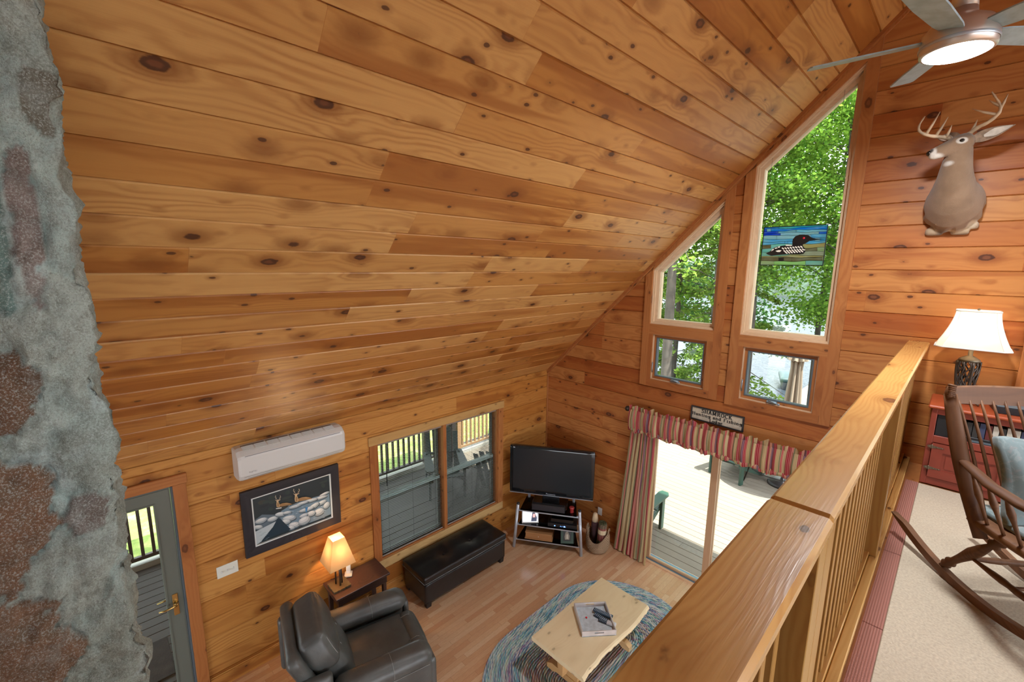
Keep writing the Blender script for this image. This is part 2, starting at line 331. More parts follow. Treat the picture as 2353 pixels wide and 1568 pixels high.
def wicker_mat():
    t = NT('wicker'); uv = t.n('ShaderNodeUVMap', uv_map='UVMap').outputs[0]; u, v, _ = t.sep(uv)
    row = t.math('FLOOR', t.math('DIVIDE', v, .014)); a = t.math('SINE', t.math('ADD', t.math('MULTIPLY', u, 300.), t.math('MULTIPLY', row, PI)))
    b = t.math('ABSOLUTE', t.math('SINE', t.math('MULTIPLY', v, PI / .014)))
    h = t.math('MULTIPLY', t.math('MULTIPLY_ADD', a, .4, .6), b)
    t.bump(h, 1., .01); t.bs(Base_Color=t.mix(h, (.24, .15, .085), (.70, .52, .34)), Roughness=.8); return t.m
M['wicker'] = wicker_mat()
def pillow_mat():
    t = NT('pillow_brocade'); tc = t.n('ShaderNodeTexCoord').outputs['Object']
    a = t.step(t.noise(tc, 22, 3, .6, 1.5), .53, .62); b = t.step(t.noise(tc, 34, 2, .5, .6), .58, .66)
    c = t.mix(t.math('MULTIPLY', a, .45), (.14, .19, .195), (.25, .29, .28)); c = t.mix(t.math('MULTIPLY', b, .35), c, (.27, .22, .21))
    t.bump(t.noise(tc, 300, 2), .2, .002); t.bs(Base_Color=c, Roughness=.6, Sheen_Weight=.3); return t.m
M['pillow'] = pillow_mat()
def blanket_mat():
    t = NT('blanket_bands'); uv = t.n('ShaderNodeUVMap', uv_map='UVMap').outputs[0]; u, v, _ = t.sep(uv)
    c = t.ramp(t.math('DIVIDE', v, .36), [(0., (.05, .07, .03)), (.35, (.18, .04, .04)), (.55, (.16, .06, .05)), (.62, (.60, .50, .33)), (.8, (.20, .05, .05)), (.88, (.10, .08, .05))], 'CONSTANT')
    n = t.step(t.math('SINE', t.math('MULTIPLY', u, 160.)), .2, .6); c = t.mix(t.math('MULTIPLY', n, .25), c, (.35, .22, .12)); t.bs(Base_Color=c, Roughness=.95); return t.m
M['blanket'] = blanket_mat()
def deer_mat():
    t = NT('deer_hide'); gpos = t.n('ShaderNodeNewGeometry').outputs['Position']
    def blob(c, r0, r1, sc=(1, 1, 1)):
        d = t.n('ShaderNodeVectorMath', operation='SUBTRACT'); t.set(d.inputs[0], gpos); d.inputs[1].default_value = c
        m = t.n('ShaderNodeVectorMath', operation='MULTIPLY'); t.set(m.inputs[0], d.outputs[0]); m.inputs[1].default_value = sc
        l = t.n('ShaderNodeVectorMath', operation='LENGTH'); t.set(l.inputs[0], m.outputs[0])
        return t.math('SUBTRACT', 1., t.step(l.outputs['Value'], r0, r1))
    s = t.noise(gpos, 7, 4); f = t.n('ShaderNodeTexNoise'); t.set(f.inputs['Vector'], gpos); t.set(f.inputs['Scale'], 260.)
    c = t.mix(t.step(s, .3, .7), (.185, .110, .060), (.255, .160, .095))
    for b in DEER_BLOBS: c = t.mix(blob(*b[:4]), c, b[4])
    c = t.mix(t.math('MULTIPLY', f.outputs[0], .35), c, (.12, .07, .04))
    t.bump(f.outputs[0], .5, .006); t.bs(Base_Color=c, Roughness=.85, Sheen_Weight=.2); return t.m

# ------------------------------------------------------------------ mesh builder
WM = {}
def V3(*a): return Vector(a)
class MB:
    def __init__(s): s.v = []; s.f = []; s.mi = []; s.uv = []; s.pr = []; s.sm = []
    def add(s, vs, fs, mat=0, pr=None, uv=None, la=None, Mx=None, smooth=False, orient=False):
        vs = [Vector(p) for p in vs]
        if not vs: return
        if pr is None: pr = (random.random(), random.random(), random.random())
        if uv is None:
            lo = [min(p[i] for p in vs) for i in range(3)]; hi = [max(p[i] for p in vs) for i in range(3)]; ext = [hi[i] - lo[i] for i in range(3)]
            order = sorted(range(3), key=lambda i: -ext[i])
            if la is not None: order = [la] + [i for i in order if i != la]
            off = (random.random() * 9, random.random() * 9)
        cen = sum(vs, Vector()) / len(vs)
        b = len(s.v)
        for i, fc in enumerate(fs):
            fc = list(fc)
            if orient or uv is None:
                n = Vector()
                for k in range(len(fc)):
                    a, c = vs[fc[k]], vs[fc[(k + 1) % len(fc)]]
                    n += Vector(((a.y - c.y) * (a.z + c.z), (a.z - c.z) * (a.x + c.x), (a.x - c.x) * (a.y + c.y)))
                if orient:
                    fcn = sum((vs[k] for k in fc), Vector()) / len(fc)
                    if n.dot(fcn - cen) < 0: fc.reverse(); n = -n
            if uv is None:
                an = max(range(3), key=lambda k: abs(n[k])); ax = [k for k in order if k != an]
                s.uv.append([(vs[k][ax[0]] + off[0], vs[k][ax[1]] + off[1]) for k in fc])
            else: s.uv.append(list(uv[i]))
            s.f.append([b + k for k in fc]); s.mi.append(mat); s.pr.append(pr); s.sm.append(smooth)
        s.v += [(Mx @ p) if Mx else p for p in vs]
    def box(s, a, b, bev=0., mat=0, pr=None, la=None, Mx=None):
        lo = [min(a[i], b[i]) for i in range(3)]; hi = [max(a[i], b[i]) for i in range(3)]
        bev = min(bev, .45 * min(hi[i] - lo[i] for i in range(3)))
        if bev <= 0:
            vs = [(x, y, z) for x in (lo[0], hi[0]) for y in (lo[1], hi[1]) for z in (lo[2], hi[2])]
            return s.add(vs, [(0, 1, 3, 2), (4, 5, 7, 6), (0, 1, 5, 4), (2, 3, 7, 6), (0, 2, 6, 4), (1, 3, 7, 5)], mat, pr, None, la, Mx, False, True)
        vs = []; ix = {}
        for sx in (0, 1):
            for sy in (0, 1):
                for sz in (0, 1):
                    sg = (sx, sy, sz)
                    for ax in range(3):
                        p = [(hi[k] if sg[k] else lo[k]) + (0 if k == ax else (-bev if sg[k] else bev)) for k in range(3)]
                        ix[sg + (ax,)] = len(vs); vs.append(p)
        fs = []
        for ax in range(3):
            o = [k for k in range(3) if k != ax]
            for sv in (0, 1):
                q = []
                for c in ((0, 0), (0, 1), (1, 1), (1, 0)):
                    sg = [0, 0, 0]; sg[ax] = sv; sg[o[0]] = c[0]; sg[o[1]] = c[1]; q.append(ix[tuple(sg) + (ax,)])
                fs.append(q)
        for a1, b1, c1 in ((0, 1, 2), (1, 2, 0), (0, 2, 1)):
            for sa in (0, 1):
                for sb in (0, 1):
                    def g(cv, w):
                        sg = [0, 0, 0]; sg[a1] = sa; sg[b1] = sb; sg[c1] = cv; return ix[tuple(sg) + (w,)]
                    fs.append([g(0, a1), g(1, a1), g(1, b1), g(0, b1)])
        for sg in [(x, y, z) for x in (0, 1) for y in (0, 1) for z in (0, 1)]: fs.append([ix[sg + (k,)] for k in range(3)])
        s.add(vs, fs, mat, pr, None, la, Mx, False, True)
    def beam(s, p, q, wd, th, bev=0., up=(0, 0, 1), mat=0, pr=None):   # box along p-q
        p = Vector(p); q = Vector(q); d = (q - p); L = d.length; d.normalize(); u = Vector(up)
        sd = d.cross(u)
        if sd.length < 1e-4: sd = d.cross(Vector((1, 0, 0)))
        sd.normalize(); u = sd.cross(d)
        Mx = Matrix(((d.x, sd.x, u.x, p.x), (d.y, sd.y, u.y, p.y), (d.z, sd.z, u.z, p.z), (0, 0, 0, 1)))
        s.box((0, -wd / 2, -th / 2), (L, wd / 2, th / 2), bev, mat, pr, 0, Mx)
    def prism(s, poly, ax, a0, a1, mat=0, pr=None, la=None, Mx=None):   # poly in the two other axes, extruded a0..a1 along ax
        o = [k for k in range(3) if k != ax]; n = len(poly); vs = []
        for a in (a0, a1):
            for p in poly:
                q = [0, 0, 0]; q[ax] = a; q[o[0]] = p[0]; q[o[1]] = p[1]; vs.append(q)
        ar = sum(poly[i][0] * poly[(i + 1) % n][1] - poly[(i + 1) % n][0] * poly[i][1] for i in range(n))
        fs = [list(range(n)), list(range(n, 2 * n))[::-1]] + [[i, i + n, (i + 1) % n + n, (i + 1) % n] for i in range(n)]
        flip = (ar > 0) != (ax == 1)
        if (a1 < a0): flip = not flip
        if flip: fs = [f[::-1] for f in fs]
        s.add(vs, fs, mat, pr, None, la, Mx)
    def lathe(s, prof, n=24, c=(0, 0, 0), mat=0, pr=None, Mx=None, smooth=True, cap=True, sx=1., sy=1.):
        vs = []; fs = []; uv = []; L = 0; ls = [0]
        for i in range(1, len(prof)): L += math.dist(prof[i], prof[i - 1]); ls.append(L)
        for r, z in prof:
            for k in range(n): a = 2 * PI * k / n; vs.append((c[0] + r * sx * math.cos(a), c[1] + r * sy * math.sin(a), c[2] + z))
        for i in range(len(prof) - 1):
            for k in range(n):
                k2 = (k + 1) % n; fs.append((i * n + k, i * n + k2, (i + 1) * n + k2, (i + 1) * n + k)); R = max(prof[i][0], .02)
                uv.append([(2 * PI * R * k / n, ls[i]), (2 * PI * R * (k + 1) / n, ls[i]), (2 * PI * R * (k + 1) / n, ls[i + 1]), (2 * PI * R * k / n, ls[i + 1])])
        if cap:
            if prof[0][0] > 1e-5: fs.append(list(range(n))[::-1]); uv.append([(0, 0)] * n)
            if prof[-1][0] > 1e-5: fs.append([(len(prof) - 1) * n + k for k in range(n)]); uv.append([(0, 0)] * n)
        s.add(vs, fs, mat, pr, uv, None, Mx, smooth)
    def tube(s, pts, r, n=8, mat=0, pr=None, Mx=None, smooth=True, sq=None):
        pts = [Vector(p) for p in pts]; m = len(pts); rs = r if isinstance(r, (list, tuple)) else [r] * m
        vs = []; fs = []; uv = []; L = 0
        t0 = (pts[1] - pts[0]).normalized(); ref = Vector((0, 0, 1)) if abs(t0.z) < .9 else Vector((1, 0, 0)); nrm = (ref - t0 * ref.dot(t0)).normalized(); ls = []
        for i in range(m):
            t = (pts[min(i + 1, m - 1)] - pts[max(i - 1, 0)]).normalized()
            nrm = (nrm - t * nrm.dot(t)).normalized(); bn = t.cross(nrm)
            if i: L += (pts[i] - pts[i - 1]).length
            ls.append(L)
            for k in range(n):
                a = 2 * PI * k / n; ca, sa = math.cos(a), math.sin(a)
                if sq: ca *= sq[0]; sa *= sq[1]
                vs.append(pts[i] + (nrm * ca + bn * sa) * rs[i])
        for i in range(m - 1):
            for k in range(n):
                k2 = (k + 1) % n; fs.append((i * n + k, i * n + k2, (i + 1) * n + k2, (i + 1) * n + k))
                uv.append([(ls[i], rs[i] * 6.28 * k / n), (ls[i], rs[i] * 6.28 * (k + 1) / n), (ls[i + 1], rs[i] * 6.28 * (k + 1) / n), (ls[i + 1], rs[i] * 6.28 * k / n)])
        fs.append(list(range(n))[::-1]); uv.append([(0, 0)] * n); fs.append([(m - 1) * n + k for k in range(n)]); uv.append([(0, 0)] * n)
        s.add(vs, fs, mat, pr, uv, None, Mx, smooth)
    def grid(s, fn, nu, nv, mat=0, pr=None, uvf=None, Mx=None, smooth=True, closeu=False):
        vs = [fn(i / nu, j / nv) for j in range(nv + 1) for i in range(nu + 1)]; fs = []; uv = []
        for j in range(nv):
            for i in range(nu):
                a = j * (nu + 1) + i; fs.append((a, a + 1, a + nu + 2, a + nu + 1))
                if uvf: uv.append([uvf(i / nu, j / nv), uvf((i + 1) / nu, j / nv), uvf((i + 1) / nu, (j + 1) / nv), uvf(i / nu, (j + 1) / nv)])
                else: uv.append([(i / nu, j / nv), ((i + 1) / nu, j / nv), ((i + 1) / nu, (j + 1) / nv), (i / nu, (j + 1) / nv)])
        s.add(vs, fs, mat, pr, uv, None, Mx, smooth)
    def cushion(s, c, h, r, puff=(0, 0, 0), n=10, mat=0, Mx=None, fn=None):    # soft rounded box, centre c, half sizes h
        ts = [-1 + 2 * i / n for i in range(n + 1)]; ts = [math.copysign(abs(t) ** .6, t) for t in ts]
        vs = []; fs = []; idx = {}
        def pt(q):
            key = tuple(round(x, 5) for x in q)
            if key in idx: return idx[key]
            p = [q[k] * h[k] for k in range(3)]; inn = [max(-(h[k] - r), min(h[k] - r, p[k])) for k in range(3)]
            d = Vector([p[k] - inn[k] for k in range(3)]); L = d.length
            if L > 1e-9: d *= r / L
            o = [inn[k] + d[k] for k in range(3)]
            for k in range(3):
                if puff[k]: a, b = [j for j in range(3) if j != k]; o[k] += math.copysign(puff[k], q[k]) * (1 - q[a] ** 2) * (1 - q[b] ** 2) * abs(q[k])
            o = Vector(o)
            if fn: o = Vector(fn(o, q))
            idx[key] = len(vs); vs.append(o + Vector(c)); return idx[key]
        for ax in range(3):
            a, b = [k for k in range(3) if k != ax]
            for sg in (-1, 1):
                for i in range(n):
                    for j in range(n):
                        q = []
                        for (x, y) in ((i, j), (i + 1, j), (i + 1, j + 1), (i, j + 1)):
                            w_ = [0, 0, 0]; w_[ax] = sg; w_[a] = ts[x]; w_[b] = ts[y]; q.append(pt(w_))
                        if (sg < 0) != (ax == 1): q.reverse()
                        fs.append(q)
        s.add(vs, fs, mat, None, None, None, Mx, True)
    def ball(s, c, r, n=10, mat=0, Mx=None):
        r = r if isinstance(r, (tuple, list)) else (r, r, r)
        pts = [(math.sin(PI * i / n), -math.cos(PI * i / n)) for i in range(n + 1)]
        MM = Matrix.Translation(c) @ Matrix.Diagonal((r[0], r[1], r[2], 1)); MM = Mx @ MM if Mx else MM
        s.lathe(pts, 2 * n, mat=mat, Mx=MM, cap=False)
    def build(s, name, mats, parent=None, kind=None, recalc=False):
        if not isinstance(mats, (list, tuple)): mats = [mats]
        mats = [M[x] if isinstance(x, str) else x for x in mats]
        W = WM[parent.name] if parent else None
        if W is None:
            n = len(s.v); lo = Vector([min(p[k] for p in s.v) for k in range(3)]); hi = Vector([max(p[k] for p in s.v) for k in range(3)])
            W = Matrix.Translation(((lo.x + hi.x) / 2, (lo.y + hi.y) / 2, lo.z)); own = W
        else: own = None
        Wi = W.inverted()
        me = bpy.data.meshes.new(name); me.from_pydata([tuple(Wi @ p) for p in s.v], [], s.f)
        ul = me.uv_layers.new(name='UVMap'); fl = [c for f in s.uv for p in f for c in p]; ul.data.foreach_set('uv', fl)
        ca = me.color_attributes.new('pr', 'FLOAT_COLOR', 'CORNER'); cl = []
        for f, p in zip(s.f, s.pr): cl += [p[0], p[1], p[2], 1.] * len(f)
        ca.data.foreach_set('color', cl)
        me.polygons.foreach_set('material_index', s.mi); me.polygons.foreach_set('use_smooth', s.sm)
        for m in mats: me.materials.append(m)
        if recalc:
            bm = bmesh.new(); bm.from_mesh(me); bmesh.ops.recalc_face_normals(bm, faces=bm.faces); bm.to_mesh(me); bm.free()
        me.update()
        o = bpy.data.objects.new(name, me); COL.objects.link(o)
        if parent: o.parent = parent; WM[o.name] = W
        else: o.matrix_world = own; WM[o.name] = own
        if kind: o['kind'] = kind
        return o
def tag(o, label, cat, group=None, kind=None):
    o['label'] = label; o['category'] = cat
    if group: o['group'] = group
    if kind: o['kind'] = kind
    return o
def E(name, label, cat, loc, group=None, rz=0.):
    o = bpy.data.objects.new(name, None); o.empty_display_size = .1; COL.objects.link(o)
    o.location = loc; o.rotation_euler = (0, 0, rz); WM[o.name] = Matrix.Translation(loc) @ Matrix.Rotation(rz, 4, 'Z')
    return tag(o, label, cat, group)
def S(name, loc=(0, 0, 0)):    # structure root
    o = bpy.data.objects.new(name, None); COL.objects.link(o); o.location = loc; WM[o.name] = Matrix.Translation(loc); o['kind'] = 'structure'; return o
def dup_part(src, parent, delta):
    c = src.copy(); COL.objects.link(c); c.parent = parent; c.location = Vector(src.location) + Vector(delta); WM[c.name] = WM[parent.name]; return c
def LM(loc, rz=0., rx=0., ry=0.): return Matrix.Translation(loc) @ Matrix.Rotation(rz, 4, 'Z') @ Matrix.Rotation(rx, 4, 'X') @ Matrix.Rotation(ry, 4, 'Y')
def inset(poly, d):
    n = len(poly); ar = sum(poly[i][0] * poly[(i + 1) % n][1] - poly[(i + 1) % n][0] * poly[i][1] for i in range(n)); sg = 1 if ar > 0 else -1; out = []
    for i in range(n):
        p0, p1, p2 = Vector(poly[i - 1]), Vector(poly[i]), Vector(poly[(i + 1) % n]); e1 = (p1 - p0).normalized(); e2 = (p2 - p1).normalized()
        n1 = Vector((-e1.y, e1.x)) * sg; n2 = Vector((-e2.y, e2.x)) * sg; b = (n1 + n2); b *= d / (1 + n1.dot(n2)); out.append(tuple(p1 + b))
    return out
def ring(mb, poly, d, ax, a0, a1, mat=0, bev=None):
    q = inset(poly, d); n = len(poly)
    for i in range(n):
        j = (i + 1) % n; p = Vector(poly[i]); r = Vector(poly[j]); quad = [poly[i], poly[j], q[j], q[i]]
        mb.prism(quad, ax, a0, a1, mat)
    return q
def text(body, size, Mx, mat, parent, name='lettering', ext=.0015, sx=1., off=0., align='CENTER', space=1.):
    cu = bpy.data.curves.new(name, 'FONT'); cu.body = body; cu.size = size; cu.extrude = ext; cu.align_x = align; cu.align_y = 'CENTER'; cu.offset = off; cu.space_character = space
    cu.materials.append(M[mat]); tmp = bpy.data.objects.new(name + '_curve', cu); COL.objects.link(tmp); me = bpy.data.meshes.new_from_object(tmp); bpy.data.objects.remove(tmp)
    o = bpy.data.objects.new(name, me); COL.objects.link(o); o.parent = parent
    o.matrix_local = WM[parent.name].inverted() @ Mx @ Matrix.Diagonal((sx, 1, 1, 1)); return o

# ------------------------------------------------------------------ room shell
L0, GY, FZ, LZ, SL, TOPW, RX = -5.0, 5.095, .03, 2.29, .99, 2.36, 4.2
RW = 2 * RX
def plank_field(mb, O, U, Vv, N, rows, bounds, crit, jl=(1.2, 2.6), bev=.0045, dep=.007, mat=0, gap=.0008, shell=.15, seedj=0):
    O, U, Vv, N = Vector(O), Vector(U), Vector(Vv), Vector(N); rng = random.Random(seedj)
    def P(u, v, d): return O + U * u + Vv * v + N * d
    for ri in range(len(rows) - 1):
        v0, v1 = rows[ri], rows[ri + 1]
        lv = [(v0, -dep), (v0 + bev, 0.)] + [(c, 0.) for c in sorted(crit) if v0 + bev + .001 < c < v1 - bev - .001] + [(v1 - bev, 0.), (v1, -dep)]
        x = -6 + rng.random() * 2; js = [x]
        while js[-1] < 12: js.append(js[-1] + rng.uniform(*jl))
        prs = [(rng.random(), rng.random(), rng.random()) for _ in js]
        for (va, da), (vb, db) in zip(lv, lv[1:]):
            e = min(.0005, (vb - va) * .2); A = bounds(va + e); B = bounds(vb - e)
            if len(A) != len(B): A = B = bounds((va + vb) / 2)
            for (a0, a1), (b0, b1) in zip(A, B):
                if a1 - a0 < 1e-4 and b1 - b0 < 1e-4: continue
                cuts = [j for j in js if max(a0, b0) + .02 < j < min(a1, b1) - .02]
                ed = [(a0, b0)] + [(c, c) for c in cuts] + [(a1, b1)]
                for k in range(len(ed) - 1):
                    l, r = ed[k], ed[k + 1]; g0 = gap if k else 0; g1 = gap if k < len(ed) - 2 else 0
                    mid = (l[0] + r[0] + l[1] + r[1]) / 4; pi = max(i for i, j in enumerate(js) if j <= mid + 1e-6) if mid > js[0] else 0
                    pr = prs[pi]; uo = pr[1] * 7
                    q = [(l[0] + g0, va, da), (r[0] - g1, va, da), (r[1] - g1, vb, db), (l[1] + g0, vb, db)]
                    mb.add([P(*t) for t in q], [(0, 1, 2, 3)], mat, pr, [[(t[0] + uo, t[1] + pr[2] * 5) for t in q]])
                    if g0 or g1:    # tiny dark joint sides
                        if g1: mb.add([P(r[0] - g1, va, da), P(r[0] + gap, va, da), P(r[1] + gap, vb, db), P(r[1] - g1, vb, db)], [(0, 1, 2, 3)], mat, (1, pr[1], 1), [[(0, 0)] * 4]); 
    if shell:
        vv = sorted(set([rows[0], rows[-1]] + [c for c in crit if rows[0] < c < rows[-1]]))
        for va, vb in zip(vv, vv[1:]):
            A = bounds(va + 1e-4); B = bounds(vb - 1e-4)
            if len(A) != len(B): A = B = bounds((va + vb) / 2)
            for (a0, a1), (b0, b1) in zip(A, B):
                vs = [P(a0, va, -.012), P(a1, va, -.012), P(b1, vb, -.012), P(b0, vb, -.012), P(a0, va, -shell), P(a1, va, -shell), P(b1, vb, -shell), P(b0, vb, -shell)]
                mb.add(vs, [(0, 1, 2, 3), (7, 6, 5, 4), (0, 4, 5, 1), (1, 5, 6, 2), (2, 6, 7, 3), (3, 7, 4, 0)], mat)
# window outlines on the gable (x, z)
W1 = [(1.68, 2.555), (2.47, 2.555), (2.47, 4.69), (1.68, 3.925)]
W2 = [(2.745, 2.54), (3.55, 2.54), (3.55, 5.735), (2.745, 4.985)]
W2r = [(RW - x, z) for x, z in W2][::-1]; W1r = [(RW - x, z) for x, z in W1][::-1]
SLD = (1.76, 3.44, FZ, 2.0)
def cut_poly(poly, z):
    xs = []
    n = len(poly)
    for i in range(n):
        a, b = poly[i], poly[(i + 1) % n]
        if (a[1] - z) * (b[1] - z) < 0: t = (z - a[1]) / (b[1] - a[1]); xs.append(a[0] + t * (b[0] - a[0]))
    return (min(xs), max(xs)) if len(xs) >= 2 else None
def sub(iv, holes):
    out = [iv]
    for h in sorted(h for h in holes if h):
        nxt = []
        for a, b in out:
            if h[1] <= a or h[0] >= b: nxt.append((a, b)); continue
            if h[0] > a: nxt.append((a, h[0]))
            if h[1] < b: nxt.append((h[1], b))
        out = nxt
    return out
RIDZ = TOPW + SL * RX; DORZ = 5.30; DSL = (RIDZ - DORZ) / RX      # unseen right roof half, raised into an added dormer to admit daylight
def gb(z):
    lo = max(0., (z - TOPW) / SL); hs = [cut_poly(p, z) for p in (W1, W2, W2r, W1r)]
    if SLD[2] - .01 < z < SLD[3]: hs.append((SLD[0], SLD[1]))
    hi = RW if z < DORZ else RX + (RIDZ - z) / DSL
    if hi_ok(lo): return sub((lo, hi), hs)
    return []
def hi_ok(lo): return lo < RX
crit = sorted({TOPW, DORZ, 2.0, 2.54, 2.555, 3.925, 4.69, 4.985, 5.735})
gz0 = 5.852 - .189 * 31; rows = [max(0., gz0 + .189 * i) for i in range(36)]; rows = [r for r in rows if r < 6.50] + [6.515]
mb = MB(); plank_field(mb, (0, GY, 0), (1, 0, 0), (0, 0, 1), (0, -1, 0), rows, gb, crit, jl=(1.6, 4.2), bev=.006, dep=.010, seedj=3)
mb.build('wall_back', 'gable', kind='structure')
# side wall (x = 0): u along y
WS = (2.19, 4.03, .52, 1.965); DS = (-.62, .36, FZ, 2.13)
def sb(z):
    hs = []
    if WS[2] < z < WS[3]: hs.append(WS[:2])
    if z < DS[3]: hs.append(DS[:2])
    return sub((L0, GY), hs)
rows = [.03] + [.03 + .16 + .19 * i for i in range(12)]; rows = [r for r in rows if r < TOPW - .05] + [TOPW]
mb = MB(); plank_field(mb, (0, 0, 0), (0, 1, 0), (0, 0, 1), (1, 0, 0), rows, sb, [WS[2], WS[3], DS[3]], bev=.006, dep=.010, seedj=11)
mb.build('wall_left', 'side', kind='structure')
mb = MB(); plank_field(mb, (RW, 0, 0), (0, 1, 0), (0, 0, 1), (-1, 0, 0), rows, lambda z: ([(L0, -4.6), (-1.2, -.9), (GY - .6, GY)] if .3 < z < 2.05 else [(L0, GY)]), [.3, 2.05], seedj=12)  # unseen wall; bands left open here and above to let daylight in
mb.box((RW, L0, TOPW), (RW + .1, -1.6, DORZ), 0, la=1)
for yp in (L0, -3.0, -1.0, 1.0, 3.0, GY - .12): mb.box((RW, yp, TOPW), (RW + .12, yp + .12, DORZ), .003, la=2)
mb.build('wall_right', 'side', kind='structure')
mb = MB()
def fb(z):
    hi = RW if z < DORZ else RX + (RIDZ - z) / DSL; lo = max(0., (z - TOPW) / SL); hs = []
    if .1 < z < 2.25: hs.append((.3, 8.1))  # unseen opening added behind the camera to let daylight in
    return sub((lo, hi), hs) if lo < RX else []
plank_field(mb, (0, L0, 0), (1, 0, 0), (0, 0, 1), (0, 1, 0), [.03 + .19 * i for i in range(34)] + [6.515], fb, sorted({TOPW, .1, 2.25, 2.6, 5.0, DORZ}), seedj=31)
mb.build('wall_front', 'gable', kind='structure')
# sloped ceilings; board edges measured along the slope
k = math.sqrt(1 + SL * SL); s0 = 3.488 * k - .1808 * 27
rows = [0.] + [s0 + .1808 * i for i in range(1, 40) if .02 < s0 + .1808 * i < RX * k - .02] + [RX * k]
EAVE = GY + .85
mb = MB(); plank_field(mb, (0, 0, TOPW), (0, 1, 0), (1 / k, 0, SL / k), (SL / k, 0, -1 / k), rows, lambda v: [(L0, GY)], [], jl=(1.1, 3.4), bev=.0075, dep=.014, seedj=5)
mb.build('ceiling', 'ceil', kind='structure')
k2_ = math.sqrt(1 + DSL ** 2); rows = [0.] + [.1808 * i for i in range(1, 40) if .1808 * i < RX * k2_ - .02] + [RX * k2_]
mb = MB(); plank_field(mb, (RW, 0, DORZ), (0, 1, 0), (-1 / k2_, 0, DSL / k2_), (-DSL / k2_, 0, -1 / k2_), rows, lambda v: [(L0, GY)], [], jl=(1.1, 3.4), bev=.005, dep=.008, seedj=6)
mb.build('ceiling', 'ceil', kind='structure')
# roof slabs over it, with eaves over the gable deck
mb = MB()
for sg in (1, -1):
    cx = 0 if sg == 1 else RW; s_, k_, z_ = (SL, k, TOPW) if sg == 1 else (DSL, k2_, DORZ)
    o = Vector((cx, 0, z_)); d = Vector((sg / k_, 0, s_ / k_)); nn = Vector((-sg * s_ / k_, 0, 1 / k_))
    a = o + nn * .16 - d * .5; b = o + nn * .16 + d * (RX * k_ + .12)
    vs = []
    for q in (a, b, b + nn * .12, a + nn * .12):
        for y in (L0, EAVE): vs.append((q.x, y, q.z))
    mb.add(vs, [(0, 1, 3, 2), (2, 3, 5, 4), (4, 5, 7, 6), (6, 7, 1, 0), (0, 2, 4, 6), (1, 3, 5, 7)], orient=True)
mb.build('roof', 'darkwood', kind='structure')
# floor
mb = MB(); mb.box((-.15, L0, -.12), (RW + .15, GY + .15, FZ), 0); mb.build('floor', 'oak', kind='structure')
# trims along gable-roof junction, corner post strip, baseboards
mb = MB()
for sg in (1, -1):
    for (w_, t_, off) in ((.045, .022, 0), (.028, .034, .0)):
        x0, x1 = (0, RX) if sg == 1 else (RW, RX); zz, q_ = (TOPW, 1.41) if sg == 1 else (DORZ, 1.04)
        poly = [(x0, zz), (x1, RIDZ), (x1, RIDZ - w_ * q_), (x0, zz - w_ * q_)]
        mb.prism(poly, 1, GY - t_, GY, 0)
mb.build('trim_1', 'casing', kind='structure')
mb = MB(); mb.box((0, GY - .02, FZ), (.02, GY, TOPW), .004); mb.build('trim_2', 'casing', kind='structure')
mb = MB(); mb.box((0, .455, FZ), (.018, GY, .16), .004, la=1); mb.box((0, .455, .16), (.012, GY, .172), .003, la=1); mb.build('baseboard_left', 'side', kind='structure')
mb = MB(); mb.box((0.02, GY - .018, FZ), (SLD[0] - .09, GY, .16), .004); mb.box((SLD[1] + .09, GY - .018, FZ), (RW, GY, .16), .004); mb.build('baseboard_back', 'gable', kind='structure')

